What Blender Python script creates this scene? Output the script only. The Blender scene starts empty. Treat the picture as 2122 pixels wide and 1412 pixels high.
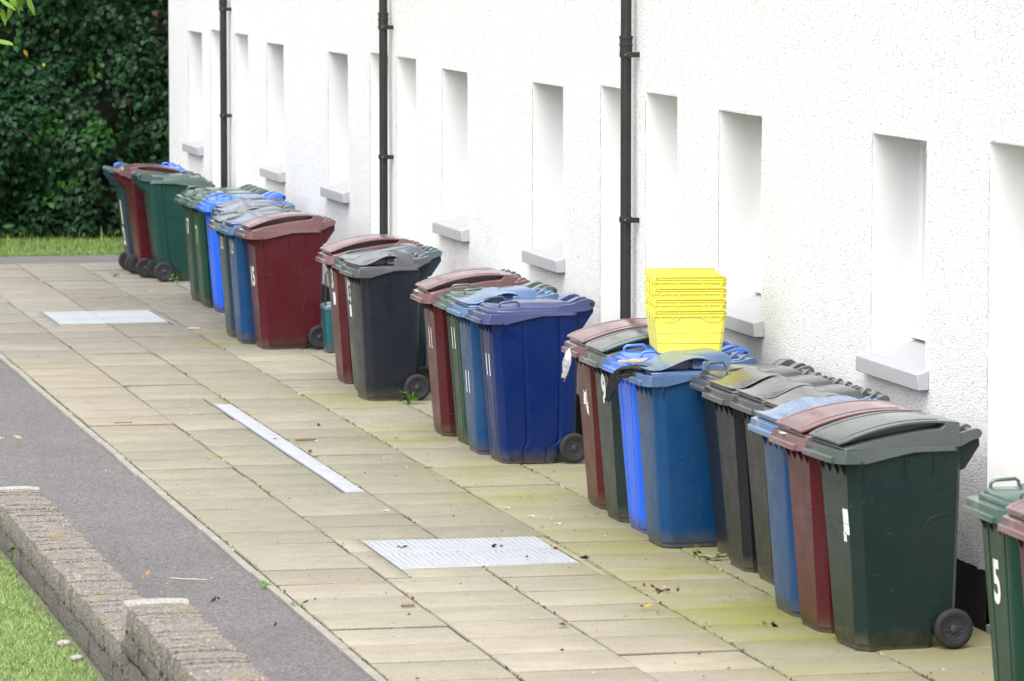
import bpy, bmesh, math, random
import numpy as np
from mathutils import Vector, Matrix, noise

random.seed(7)
rng = np.random.default_rng(7)
scene = bpy.context.scene
COL = scene.collection
R = math.radians

# ------------------------------------------------------------------ camera
cam_data = bpy.data.cameras.new('camera')
cam = bpy.data.objects.new('camera', cam_data)
COL.objects.link(cam)
psi, th = R(12.5489), R(5.2032)
Fv = Vector((math.sin(psi) * math.cos(th), math.cos(psi) * math.cos(th), -math.sin(th)))
Rv = Vector((math.cos(psi), -math.sin(psi), 0))
Uv = Rv.cross(Fv)
cam.matrix_world = Matrix(((Rv.x, Uv.x, -Fv.x, -7.161), (Rv.y, Uv.y, -Fv.y, 0), (Rv.z, Uv.z, -Fv.z, 3.48), (0, 0, 0, 1)))
cam_data.sensor_width = 36
cam_data.lens = 9400 / 2122 * 36
cam_data.clip_start = .5
cam_data.clip_end = 2000
cam_data.dof.use_dof = True
cam_data.dof.focus_distance = 27.5
cam_data.dof.aperture_fstop = 6.7
scene.camera = cam

# ------------------------------------------------------------------ world, sun, exposure
SUN_EL, SUN_AZ = R(60), R(212)          # azimuth measured clockwise from +y: light comes from the road side, a little behind the camera
world = bpy.data.worlds.new('World')
scene.world = world
world.use_nodes = True
wn = world.node_tree
bg = wn.nodes['Background']
sky = wn.nodes.new('ShaderNodeTexSky')
sky.sky_type = 'NISHITA'
sky.sun_disc = False
sky.sun_elevation = SUN_EL
sky.sun_rotation = SUN_AZ
sky.air_density = 1.0
sky.dust_density = 4.0
hs = wn.nodes.new('ShaderNodeHueSaturation')     # overcast: a grey sky
hs.inputs['Saturation'].default_value = .18
wn.links.new(sky.outputs[0], hs.inputs['Color'])
wn.links.new(hs.outputs[0], bg.inputs['Color'])
bg.inputs['Strength'].default_value = .15
sun_d = bpy.data.lights.new('sun', 'SUN')
sun_d.energy = 1.15
sun_d.angle = R(85)
sun_d.color = (1, .98, .95)
sun = bpy.data.objects.new('sun', sun_d)
COL.objects.link(sun)
sd = Vector((math.sin(SUN_AZ) * math.cos(SUN_EL), math.cos(SUN_AZ) * math.cos(SUN_EL), math.sin(SUN_EL)))
sun.rotation_euler = sd.to_track_quat('Z', 'Y').to_euler()
sun.location = (-20, 0, 30)
vs = scene.view_settings
vs.view_transform = 'Standard'
vs.look = 'None'
vs.exposure = 1.23
vs.gamma = 1
scene.cycles.use_denoising = True
scene.cycles.max_bounces = 6
scene.cycles.diffuse_bounces = 4
scene.cycles.glossy_bounces = 3

# ------------------------------------------------------------------ material helpers
class NT:
    def __init__(s, name):
        s.m = bpy.data.materials.new(name)
        s.m.use_nodes = True
        s.t = s.m.node_tree
        s.b = s.t.nodes['Principled BSDF']
    def n(s, typ, **kw):
        nd = s.t.nodes.new('ShaderNode' + typ)
        for k, v in kw.items():
            if hasattr(nd, k) and k not in nd.inputs:
                setattr(nd, k, v)
            else:
                nd.inputs[k.replace('_', ' ')].default_value = v
        return nd
    def l(s, a, b):
        s.t.links.new(a, b)
    def coord(s, scale=(1, 1, 1), rand=True):
        tc = s.n('TexCoord')
        mp = s.n('Mapping')
        mp.inputs['Scale'].default_value = scale
        s.l(tc.outputs['Object'], mp.inputs['Vector'])
        if rand:
            oi = s.n('ObjectInfo')
            mu = s.n('Math', operation='MULTIPLY')
            mu.inputs[1].default_value = 37.0
            s.l(oi.outputs['Random'], mu.inputs[0])
            s.l(mu.outputs[0], mp.inputs['Location'])
        return mp.outputs[0]
    def noise(s, vec, scale, detail=4, rough=.55, out='Fac'):
        nd = s.n('TexNoise')
        nd.inputs['Scale'].default_value = scale
        nd.inputs['Detail'].default_value = detail
        nd.inputs['Roughness'].default_value = rough
        s.l(vec, nd.inputs['Vector'])
        return nd.outputs[out]
    def ramp(s, fac, stops):
        nd = s.n('ValToRGB')
        el = nd.color_ramp.elements
        while len(el) < len(stops):
            el.new(.5)
        for e, (p, c) in zip(el, stops):
            e.position = p
            e.color = c if len(c) == 4 else (*c, 1)
        s.l(fac, nd.inputs['Fac'])
        return nd.outputs['Color']
    def rng(s, val, a, b, c=0., d=1.):
        nd = s.n('MapRange')
        nd.inputs['From Min'].default_value = a
        nd.inputs['From Max'].default_value = b
        nd.inputs['To Min'].default_value = c
        nd.inputs['To Max'].default_value = d
        s.l(val, nd.inputs['Value'])
        return nd.outputs[0]
    def mix(s, fac, a, b, blend='MIX'):
        nd = s.n('Mix', data_type='RGBA', blend_type=blend)
        for sock, v in ((nd.inputs[0], fac), (nd.inputs[6], a), (nd.inputs[7], b)):
            if isinstance(v, (int, float)):
                sock.default_value = v
            elif isinstance(v, tuple):
                sock.default_value = v if len(v) == 4 else (*v, 1)
            else:
                s.l(v, sock)
        return nd.outputs[2]
    def math(s, op, a, b=None):
        nd = s.n('Math', operation=op)
        for i, v in enumerate((a, b)):
            if v is None:
                continue
            if isinstance(v, (int, float)):
                nd.inputs[i].default_value = v
            else:
                s.l(v, nd.inputs[i])
        return nd.outputs[0]
    def bump(s, h, strength=.3, dist=.01):
        nd = s.n('Bump')
        nd.inputs['Strength'].default_value = strength
        nd.inputs['Distance'].default_value = dist
        s.l(h, nd.inputs['Height'])
        s.l(nd.outputs[0], s.b.inputs['Normal'])
    def base(s, c):
        if isinstance(c, tuple):
            s.b.inputs['Base Color'].default_value = (*c, 1)
        else:
            s.l(c, s.b.inputs['Base Color'])
    def rough(s, v):
        if isinstance(v, (int, float)):
            s.b.inputs['Roughness'].default_value = v
        else:
            s.l(v, s.b.inputs['Roughness'])

def simple(name, col, rough=.6, metal=0., var=.15, scale=8, spec=.5):
    k = NT(name)
    v = k.coord()
    f = k.noise(v, scale)
    k.base(k.mix(f, tuple(c * (1 - var) for c in col), tuple(min(1, c * (1 + var)) for c in col)))
    k.rough(rough)
    k.b.inputs['Metallic'].default_value = metal
    k.b.inputs['Specular IOR Level'].default_value = spec
    return k.m

_pl = {}
def plastic(col, fade=.3, rough=.30, lid=False, dirt=(.10, .085, .06)):
    """weathered wheelie-bin plastic: sun-faded patches, sky sheen painted into lids, streaks, scratches, specks, splash dirt at the foot"""
    key = (col, fade, rough, lid)
    if key in _pl:
        return _pl[key]
    k = NT('bin_plastic')
    v = k.coord()
    tc = k.n('TexCoord')
    sep = k.n('SeparateXYZ')
    k.l(tc.outputs['Object'], sep.inputs[0])
    grey = sum(col) / 3
    bleach_sheen = tuple(min(.8, (c * 1.5 + grey * .1 + .16) if lid else (c * .75 + grey * .47 + .012)) for c in col)  # lids: pale sky reflection painted in on top of real fading
    f1 = k.rng(k.noise(v, 2.4, 4, .6), .40, .75)
    f2 = k.rng(k.noise(k.coord((9, 9, .5)), 2.0, 3, .55), .5, .85)
    fac = k.math('MULTIPLY', k.math('MAXIMUM', f1, f2), fade)  # on lids: fading plus the painted sky sheen
    if lid:
        fac = k.math('ADD', k.math('MULTIPLY', fac, .4), .22 + fade * .5)
    c = k.mix(fac, tuple(col), bleach_sheen)
    # fine scratches: stretched noises
    for sc in ((60, 60, 3), (4, 70, 50)):
        n1 = k.noise(k.coord(sc), 3.0, 2, .5)
        c = k.mix(k.rng(n1, .70, .76, 0, .22), c, tuple(min(.8, x * .6 + .16) for x in col))
    # light specks
    vo = k.n('TexVoronoi')
    vo.inputs['Scale'].default_value = 34
    k.l(v, vo.inputs['Vector'])
    gate = k.rng(k.noise(v, 5, 3), .55, .60)
    sp = k.math('MULTIPLY', k.rng(vo.outputs['Distance'], .10, .07), gate)
    c = k.mix(k.math('MULTIPLY', sp, .32), c, (.40, .38, .35))
    # splash dirt
    nz = k.noise(v, 16, 4)
    lim = k.math('ADD', sep.outputs['Z'], k.math('MULTIPLY', nz, -.10))
    c = k.mix(k.rng(lim, .05, -.04, 0, .7), c, dirt)
    k.base(c)
    r0 = rough - .17 if lid else rough
    k.rough(k.rng(k.noise(v, 9, 3), .3, .7, r0 - .04, r0 + .08))
    k.b.inputs['Specular IOR Level'].default_value = .75 if lid else .30
    k.bump(k.noise(v, 3.0, 1), .03, .02)
    _pl[key] = k.m
    return k.m

# ------------------------------------------------------------------ mesh helpers
class MB:
    def __init__(s):
        s.v, s.f = [], []
    def add(s, vs, fs):
        o = len(s.v)
        s.v += [tuple(p) for p in vs]
        s.f += [tuple(i + o for i in f) for f in fs]
    def box(s, x0, x1, y0, y1, z0, z1):
        s.add([(x0, y0, z0), (x1, y0, z0), (x1, y1, z0), (x0, y1, z0), (x0, y0, z1), (x1, y0, z1), (x1, y1, z1), (x0, y1, z1)],
              [(0, 3, 2, 1), (4, 5, 6, 7), (0, 1, 5, 4), (1, 2, 6, 5), (2, 3, 7, 6), (3, 0, 4, 7)])
    def loft(s, rings, caps=True, closed=True):
        n = len(rings[0])
        vs = [p for r in rings for p in r]
        fs = []
        for i in range(len(rings) - 1):
            for j in range(n if closed else n - 1):
                a, b = i * n + j, i * n + (j + 1) % n
                fs.append((a, b, b + n, a + n))
        if caps:
            fs.append(tuple(range(n))[::-1])
            fs.append(tuple(range((len(rings) - 1) * n, len(rings) * n)))
        s.add(vs, fs)
    def prism(s, poly, y0, y1):          # poly in (x, z), extruded along y
        s.loft([[(x, y0, z) for x, z in poly], [(x, y1, z) for x, z in poly]])
    def tube(s, pts, r, n=8, r2=None):
        pts = [Vector(p) for p in pts]
        rings = []
        for i, p in enumerate(pts):
            d = (pts[min(i + 1, len(pts) - 1)] - pts[max(i - 1, 0)]).normalized()
            a = d.orthogonal().normalized() if i == 0 else (a - d * a.dot(d)).normalized()
            b = d.cross(a)
            rr = r if r2 is None else r + (r2 - r) * i / max(1, len(pts) - 1)
            rings.append([p + (a * math.cos(t) + b * math.sin(t)) * rr for t in [2 * math.pi * k / n for k in range(n)]])
        s.loft(rings)
    def lathe_y(s, prof, cx, cz, n=28):   # prof: (radius, y) round an axis along y
        rings = [[(cx + r * math.cos(t), y, cz + r * math.sin(t)) for t in [2 * math.pi * k / n for k in range(n)]] for r, y in prof]
        s.loft(rings)
    def build(s, name, mat=None, parent=None, bevel=0., seg=2, smooth=40, recalc=True):
        me = bpy.data.meshes.new(name)
        me.from_pydata(s.v, [], s.f)
        if recalc:
            bm = bmesh.new()
            bm.from_mesh(me)
            bmesh.ops.recalc_face_normals(bm, faces=bm.faces[:])
            bm.to_mesh(me)
            bm.free()
        if smooth:
            me.polygons.foreach_set('use_smooth', [True] * len(me.polygons))
            me.set_sharp_from_angle(angle=R(smooth))
        ob = bpy.data.objects.new(name, me)
        COL.objects.link(ob)
        if mat:
            me.materials.append(mat)
        if parent:
            ob.parent = parent
        if bevel:
            md = ob.modifiers.new('bevel', 'BEVEL')
            md.width = bevel
            md.segments = seg
            md.limit_method = 'ANGLE'
            md.angle_limit = R(38)
            md.use_clamp_overlap = True
        return ob

def empty(name, loc=(0, 0, 0), rz=0., label=None, cat=None, group=None):
    o = bpy.data.objects.new(name, None)
    COL.objects.link(o)
    o.location = loc
    o.rotation_euler = (0, 0, rz)
    return tag(o, label, cat, group)

def tag(o, label=None, cat=None, group=None, kind=None):
    if label: o['label'] = label
    if cat: o['category'] = cat
    if group: o['group'] = group
    if kind: o['kind'] = kind
    return o

def np_mesh(name, V, F, mat, parent=None, colors=None, smooth=False):
    """V (n,3), F (m,k) arrays; optional per-vertex colours"""
    me = bpy.data.meshes.new(name)
    k = F.shape[1]
    me.vertices.add(len(V)); me.vertices.foreach_set('co', V.astype(np.float32).ravel())
    me.loops.add(F.size); me.loops.foreach_set('vertex_index', F.astype(np.int32).ravel())
    me.polygons.add(len(F))
    me.polygons.foreach_set('loop_start', np.arange(0, F.size, k, dtype=np.int32))
    me.polygons.foreach_set('loop_total', np.full(len(F), k, dtype=np.int32))
    if smooth:
        me.polygons.foreach_set('use_smooth', np.ones(len(F), dtype=bool))
    me.update(calc_edges=True)
    if colors is not None:
        at = me.color_attributes.new('tint', 'FLOAT_COLOR', 'POINT')
        at.data.foreach_set('color', np.c_[colors, np.ones(len(colors))].astype(np.float32).ravel())
    me.materials.append(mat)
    ob = bpy.data.objects.new(name, me)
    COL.objects.link(ob)
    if parent: ob.parent = parent
    return ob

def nz(x, y, z=0., s=1.):
    return noise.noise(Vector((x * s, y * s, z * s)))

# ------------------------------------------------------------------ ground
def attr(k, name='tint'):
    a = k.n('Attribute')
    a.attribute_name = name
    return a.outputs['Color']

def ground_mats():
    # paving slabs: colour per slab, grit, stains, green algae near the bins
    k = NT('concrete_slab')
    v = k.coord(rand=False)
    c = attr(k)
    c = k.mix(k.rng(k.noise(v, 2.3, 6, .65), .35, .7, 0, .62), c, k.mix(.5, c, (.09, .083, .062)))
    c = k.mix(k.rng(k.noise(v, 7, 5, .6), .5, .75, 0, .4), c, (.33, .305, .255))
    c = k.mix(k.rng(k.noise(k.coord((1.2, 3, 1), rand=False), 2.2, 5, .6), .46, .72, 0, .34), c, (.115, .107, .083))
    g = k.noise(v, 75, 5, .75)
    c = k.mix(k.rng(g, .32, .68, 0, 1), k.mix(.34, c, (.05, .046, .035)), k.mix(.24, c, (.52, .49, .42)))
    vo = k.n('TexVoronoi'); vo.inputs['Scale'].default_value = 26
    k.l(v, vo.inputs['Vector'])
    c = k.mix(k.rng(vo.outputs['Distance'], .10, .06, 0, .55), c, (.07, .06, .045))
    vo2 = k.n('TexVoronoi'); vo2.inputs['Scale'].default_value = 17
    k.l(k.coord((1, 1.3, 1), rand=False), vo2.inputs['Vector'])
    c = k.mix(k.rng(vo2.outputs['Distance'], .05, .035, 0, .45), c, (.5, .47, .42))
    al = attr(k, 'algae')
    sx = k.n('SeparateColor'); k.l(al, sx.inputs[0])
    af = k.math('MULTIPLY', k.math('MULTIPLY', sx.outputs[0], 1.25), k.rng(k.noise(v, 6, 6, .65), .26, .52, 0, 1))
    c = k.mix(af, c, (.19, .195, .020))
    af2 = k.math('MULTIPLY', sx.outputs[1], k.rng(k.noise(v, 1.5, 4), .35, .65, .2, .9))
    c = k.mix(af2, c, (.20, .19, .075))
    k.base(c)
    k.rough(.9)
    k.bump(g, .6, .006)
    slab = k.m
    k = NT('joint_sand')
    v = k.coord(rand=False)
    c = k.ramp(k.noise(v, 22, 5), [(.3, (.018, .015, .010)), (.6, (.045, .037, .022)), (.85, (.07, .08, .018))])
    k.base(c); k.rough(1); k.bump(k.noise(v, 90), .6, .01)
    joint = k.m
    k = NT('asphalt')
    v = k.coord(rand=False)
    g = k.noise(v, 62, 4, .75)
    c = k.ramp(g, [(.30, (.042, .040, .040)), (.5, (.132, .126, .126)), (.68, (.29, .28, .275))])
    c = k.mix(k.rng(k.noise(v, 1.3, 5), .35, .7, 0, .4), c, (.088, .082, .083))
    vo = k.n('TexVoronoi'); vo.inputs['Scale'].default_value = 16; k.l(v, vo.inputs['Vector'])
    c = k.mix(k.rng(vo.outputs['Distance'], .04, .025, 0, .8), c, (.4, .38, .35))
    c = k.mix(k.rng(k.noise(k.coord((1, .35, 1), rand=False), 3.5, 6, .7), .5, .72, 0, .45), c, (.17, .16, .155))
    k.base(c); k.rough(.95); k.bump(g, 1, .010)
    asp = k.m
    k = NT('soil_grass')
    v = k.coord(rand=False)
    k.base(k.ramp(k.noise(v, 9, 5), [(.3, (.085, .105, .045)), (.7, (.14, .16, .075))])); k.rough(1)
    soil = k.m
    return slab, joint, asp, soil
M_slab, M_joint, M_asph, M_soil = ground_mats()
M_kerb = simple('kerb_concrete', (.25, .235, .205), .9, var=.35, scale=6)

def sheet(name, x0, x1, y0, y1, z, mat):
    b = MB()
    b.add([(x0, y0, z), (x1, y0, z), (x1, y1, z), (x0, y1, z)], [(0, 1, 2, 3)])
    o = b.build(name, mat, smooth=0)
    tag(o, kind='structure')
    return o
sheet('ground', -400, 400, -300, 700, -.06, M_soil)
sheet('asphalt_path', -4.30, -3.245, 4, 48.3, -.022, M_asph)
sheet('asphalt_path', -30, .6, 47.02, 48.3, -.018, M_asph)
sheet('paving_bed', -3.2, .29, 2, 47.05, -.011, M_joint)
kb = MB()
y = 8.0
while y < 47:
    L = .9 + random.uniform(-.02, .02)
    j = random.uniform(-.004, .004)
    kb.box(-3.245 + j, -3.197 + j, y, min(y + L - .006, 47.0), -.2, random.uniform(-.006, 0))
    y += L
tag(kb.build('kerb_edging', M_kerb, bevel=.004, seg=1), kind='structure')

ROWX = [-3.19, -2.58, -1.975, -1.355, -.725, -.02]
def slab_tint(x, y):
    beige = np.array((.325, .290, .215)); green = np.array((.228, .214, .150)); pink = np.array((.272, .234, .170)); grey = np.array((.215, .200, .168)); dark = np.array((.118, .106, .085))
    def ss(a, b, t): t = min(1, max(0, (t - a) / (b - a))); return t * t * (3 - 2 * t)
    c = beige + (green - beige) * ss(25.2, 25.5, y) * ss(-1.2, -1.6, x)
    c = c + (pink - c) * ss(30.3, 31.3, y) * (1 - ss(37, 40, y)) * ss(-1.3, -2, x)
    c = c + (grey - c) * ss(35.5, 38.5, y)
    c = c + (np.array((.205, .190, .120)) - c) * ss(-1.3, -.8, x) * .75 * (1 - ss(35, 38, y))
    c = c + (dark - c) * ss(36, 38.5, y) * (1 - ss(42.5, 45, y)) * ss(-2.4, -1.5, x) * .85
    return c
ALGAE = [(-.80, 21.75, .42, .20, 1.6), (-.9, 22.2, .5, .16, 1.3), (-.85, 21.3, .4, .12, 1.1), (-1.05, 21.95, .4, .15, .8), (-.95, 22.0, .35, .42, 1), (-.72, 22.35, .3, .25, .7), (-.62, 21.6, .3, .2, .5), (-1.12, 33.2, .25, .16, 1), (-1.05, 32.45, .28, .14, .9), (-1.1, 30.2, .3, .14, .8), (-1.0, 27.0, .45, .2, .6), (-.9, 24.6, .5, .14, .8), (-.95, 23.6, .4, .16, .7), (-1.12, 30.8, .3, .2, .55),
         (-1.05, 24.6, .4, .3, .4), (-1.0, 25.3, .35, .3, .35), (-.98, 38.6, .25, .3, .7), (-1.3, 37.6, .4, .3, .35), (-.95, 28.3, .35, .5, .35), (-1.1, 22.9, .4, .3, .35)]
Vs, Fs, Cs, As = [], [], [], []
COVERS = [(-2.43, -1.418, 24.06, 25.17), (-2.405, -1.43, 39.75, 41.0)]
CHAN = (-2.115, -1.985, 27.42, 32.72)
def add_slab(x0, x1, y0, y1, tint, z):
    o = len(Vs)
    nx, ny = 5, 5
    tx, ty = random.gauss(0, .0013), random.gauss(0, .0013)
    us = [0, .016, .5, .984, 1]
    dk = [random.choice((.2, .3, .45, .7)), random.choice((.2, .3, .45, .7)), random.choice((.5, .65)), random.choice((.5, .65))]
    for i in range(nx):
        for j in range(ny):
            u = us[i]; w = us[j]
            edge = i in (0, nx - 1) or j in (0, ny - 1)
            px, py = x0 + (x1 - x0) * u, y0 + (y1 - y0) * w
            Vs.append((px, py, z + tx * (u - .5) * 2 + ty * (w - .5) * 2 - (.004 if edge else 0)))
            f = 1.
            if j == 0: f = dk[0]
            if j == ny - 1: f = min(f, dk[1])
            if i == 0: f = min(f, dk[2])
            if i == nx - 1: f = min(f, dk[3])
            Cs.append(tint * f)
            a = 0
            for ax, ay, sx, sy, st in ALGAE:
                a = max(a, st * math.exp(-((px - ax) / sx) ** 2 - ((py - ay) / sy) ** 2))
            broad = max(0, min(1, (px + 1.75) / .6)) * max(0, min(1, (31 - py) / 5)) * .95
            As.append((a, broad, 0))
    for i in range(nx - 1):
        for j in range(ny - 1):
            a = o + i * ny + j
            Fs.append((a, a + ny, a + ny + 1, a + 1))
    # skirts
    rim = [o + i * ny for i in range(nx)] + [o + (nx - 1) * ny + j for j in range(1, ny)] + [o + i * ny + ny - 1 for i in range(nx - 2, -1, -1)] + [o + j for j in range(ny - 2, 0, -1)]
    b = len(Vs)
    for r in rim:
        p = Vs[r]; Vs.append((p[0], p[1], -.03)); Cs.append(tint * .2); As.append((0, 0, 0))
    for q in range(len(rim)):
        Fs.append((rim[q], b + q, b + (q + 1) % len(rim), rim[(q + 1) % len(rim)]))
for r in range(5):
    x0, x1 = ROWX[r], ROWX[r + 1]
    y = 3 + random.uniform(0, .5)
    gl, gr = .004, .004
    while y < 47:
        L = .527 if r < 4 else random.choice((.53, .53, 1.06))
        if r == 4 and 21.9 < y < 26.5: L = 1.5
        g = random.choice((.005, .006, .007, .008, .010, .012, .016))
        ya, yb = y + g / 2, min(y + L - g / 2, 47.02)
        y += L
        if yb - ya < .05: continue
        pieces = [(x0 + gl, x1 - gr, ya, yb)]
        for (cx0, cx1, cy0, cy1) in COVERS + [(CHAN[0], CHAN[1], CHAN[2], CHAN[3])]:
            out = []
            for (a, b, c, d) in pieces:
                if b <= cx0 or a >= cx1 or d <= cy0 or c >= cy1:
                    out.append((a, b, c, d)); continue
                e = .010
                if a < cx0 - .02: out.append((a, cx0 - e, c, d))
                if b > cx1 + .02: out.append((cx1 + e, b, c, d))
                aa, bb = max(a, cx0), min(b, cx1)
                if c < cy0 - .02: out.append((aa, bb, c, cy0 - e))
                if d > cy1 + .02: out.append((aa, bb, cy1 + e, d))
            pieces = out
        t = slab_tint((x0 + x1) / 2, (ya + yb) / 2)
        if r == 4 and 21.9 < ya < 26.6: t = np.array((.23, .22, .185))
        t = t * random.gauss(1, .085) * np.array((1 + random.gauss(0, .02), 1, 1 + random.gauss(0, .03)))
        for (a, b, c, d) in pieces:
            if b - a > .02 and d - c > .02:
                add_slab(a, b, c, d, t, random.gauss(-.002, .0022))
pav = np_mesh('pavement', np.array(Vs), np.array(Fs), M_slab, colors=np.array(Cs))
at = pav.data.color_attributes.new('algae', 'FLOAT_COLOR', 'POINT')
at.data.foreach_set('color', np.c_[np.array(As), np.ones(len(As))].astype(np.float32).ravel())
tag(pav, kind='structure')

# ------------------------------------------------------------------ covers, drain channel
M_galv = NT('galvanised_metal')
_v = M_galv.coord()
M_galv.base(M_galv.mix(M_galv.rng(M_galv.noise(_v, 6, 5), .35, .75, 0, .6), (.40, .42, .45), (.31, .32, .335)))
M_galv.rough(.5); M_galv.b.inputs['Metallic'].default_value = .15
M_galv = M_galv.m
def cover(bounds, label):
    x0, x1, y0, y1 = bounds
    t = empty('manhole_cover', ((x0 + x1) / 2, (y0 + y1) / 2, 0), 0, label, 'manhole cover', 'ribbed metal manhole covers in the paving')
    w, d = (x1 - x0) / 2, (y1 - y0) / 2
    for s in (-1, 1):
        b = MB()
        ya, yb = (-d + .004, -.006) if s < 0 else (.006, d - .004)
        b.box(-w + .004, w - .004, ya, yb, -.03, .001)
        n = 27
        for i in range(n):
            cx = -w + .03 + (2 * w - .06) * i / (n - 1)
            b.box(cx - .009, cx + .009, ya + .012, yb - .012, .0008, .0055)
        b.build('plate', M_galv, t, bevel=.003, seg=1)
cover(COVERS[0], 'ribbed pale metal manhole cover in the foreground paving, dead leaves on it')
cover(COVERS[1], 'ribbed pale metal manhole cover in the far paving beside the distant bins')
dc = empty('drain_channel', ((CHAN[0] + CHAN[1]) / 2, (CHAN[2] + CHAN[3]) / 2, 0), 0, 'long pale grey drain channel strip set into the paving', 'drain channel')
L5 = (CHAN[3] - CHAN[2]) / 5
for i in range(5):
    b = MB()
    ya = -(CHAN[3] - CHAN[2]) / 2 + i * L5 + .004
    b.box(-.06, .06, ya, ya + L5 - .008, -.04, .002)
    for j in range(9):
        yy = ya + .06 + j * (L5 - .12) / 8
        b.box(-.045, .045, yy - .006, yy + .006, .0015, .0035)
    b.build('channel_grating', M_galv, dc, bevel=.003, seg=1)

# ------------------------------------------------------------------ building
WINS = [47.48, 42.42, 39.12, 34.14, 30.96, 25.9, 22.768, 17.6, 14.4]
DOORS = [45.99, 44.41, 37.20, 36.045, 28.99, 27.767, 20.88, 19.6]
WW, DW, ZT, DT = .95, .80, 2.385, 2.43
PIPES = [45.13, 36.67, 28.42, 20.24]
WY0, WY1, WH = 12.0, 49.41, 5.2
OPEN = [(c - WW / 2, c + WW / 2, 1.17, ZT) for c in WINS] + [(c - DW / 2, c + DW / 2, 0, DT) for c in DOORS]
OPEN.sort()

def wall_mats():
    k = NT('roughcast')
    v = k.coord(rand=False)
    vo = k.n('TexVoronoi'); vo.inputs['Scale'].default_value = 105
    k.l(v, vo.inputs['Vector'])
    vo2 = k.n('TexVoronoi'); vo2.inputs['Scale'].default_value = 78
    k.l(v, vo2.inputs['Vector'])
    sc = k.n('SeparateColor'); k.l(vo2.outputs['Color'], sc.inputs[0])
    dirt = k.n('SeparateColor'); k.l(attr(k), dirt.inputs[0])  # wall soiling with painted shade mixed in
    # dark grit: some stones of the cast are bare of paint; more of them where soiling and painted shade are strong
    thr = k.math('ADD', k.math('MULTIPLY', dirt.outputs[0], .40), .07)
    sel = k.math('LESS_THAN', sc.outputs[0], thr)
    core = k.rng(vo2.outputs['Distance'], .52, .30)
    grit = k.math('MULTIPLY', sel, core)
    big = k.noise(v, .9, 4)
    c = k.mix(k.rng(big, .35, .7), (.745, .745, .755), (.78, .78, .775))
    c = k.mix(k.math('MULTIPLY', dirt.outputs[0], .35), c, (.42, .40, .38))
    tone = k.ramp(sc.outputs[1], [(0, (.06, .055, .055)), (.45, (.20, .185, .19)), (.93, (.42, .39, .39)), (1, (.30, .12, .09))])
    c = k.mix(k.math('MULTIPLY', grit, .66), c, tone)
    k.base(c)
    k.rough(.9)
    h = k.math('SUBTRACT', k.math('MULTIPLY', k.noise(v, 170, 3, .6), .5), vo.outputs['Distance'])
    k.bump(h, .6, .009)
    rough = k.m
    k = NT('smooth_render')
    v = k.coord(rand=False)
    k.base(k.mix(k.rng(k.noise(v, 2.5, 5), .4, .75, 0, .5), (.79, .79, .79), (.74, .74, .73)))
    k.rough(.8); k.bump(k.noise(v, 45, 4), .25, .005)
    return rough, k.m
M_rough, M_smooth = wall_mats()
M_sill = simple('sill_paint', (.39, .395, .41), .55, var=.06, scale=5)
M_upvc = simple('white_window_plastic', (.76, .76, .77), .3, var=.02)
M_plinth = simple('bitumen_plinth', (.012, .011, .011), .7, var=.5, scale=12)
kg = NT('window_glass'); kg.base((.05, .06, .065)); kg.rough(.04); kg.b.inputs['Specular IOR Level'].default_value = .8
M_glass = kg.m
M_roof = simple('roof_tiles', (.09, .08, .075), .85, var=.3, scale=9)

bld = empty('building', (0, 30, 0), 0, 'long white roughcast building with recessed windows and doors behind the bins', 'building')
# smooth core wall with exact openings (local x 0 .. .30), world y = local y + 30
b = MB()
ys = sorted({WY0, WY1, *[o[0] for o in OPEN], *[o[1] for o in OPEN]})
for i in range(len(ys) - 1):
    ya, yb = ys[i], ys[i + 1]
    op = next((o for o in OPEN if o[0] <= (ya + yb) / 2 <= o[1]), None)
    if op:
        if op[2] > 0: b.box(-.0115, .34, ya - 30, yb - 30, -.1, op[2])
        b.box(-.0115, .34, ya - 30, yb - 30, op[3], WH)
    else:
        b.box(-.0115, .34, ya - 30, yb - 30, -.1, WH)
b.build('wall', M_smooth, bld, smooth=0)
# roughcast coat: fine sheet with ragged edges round the openings
GY = np.arange(WY0, WY1 + .001, .03); GY[-1] = WY1
zf = np.arange(.30, 2.60, .03)
GZ = np.r_[zf, np.arange(2.62, WH, .15), WH]
# snap grid lines onto the opening edges
for o in OPEN:
    for e in (o[0], o[1]): GY[np.argmin(abs(GY - e))] = e
for e in (1.17, ZT, DT): GZ[np.argmin(abs(GZ - e))] = e
NY, NZ = len(GY), len(GZ)
YY, ZZ = np.meshgrid(GY, GZ, indexing='ij')
XX = np.full_like(YY, -.014)
XX += rng.normal(0, .0012, YY.shape)
Y2, Z2 = YY.copy(), ZZ.copy()
Z2[:, 0] += rng.normal(0, .004, NY)
keep = np.ones((NY - 1, NZ - 1), bool)
eps = 1e-6
for (a, c, z0, z1) in OPEN:
    inn = (GY[:-1] > a - eps) & (GY[1:] < c + eps)
    inz = (GZ[:-1] > z0 - eps) & (GZ[1:] < z1 + eps)
    keep[np.ix_(inn, inz)] = False
    ia, ic = np.argmin(abs(GY - a)), np.argmin(abs(GY - c))
    iz1 = np.argmin(abs(GZ - z1)); iz0 = np.argmin(abs(GZ - z0)) if z0 > 0 else 0
    Y2[ia, iz0:iz1 + 1] -= abs(rng.normal(0, .0045, iz1 + 1 - iz0))
    Y2[ic, iz0:iz1 + 1] += abs(rng.normal(0, .0045, iz1 + 1 - iz0))
    Z2[ia:ic + 1, iz1] += abs(rng.normal(0, .0055, ic + 1 - ia))
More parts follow.
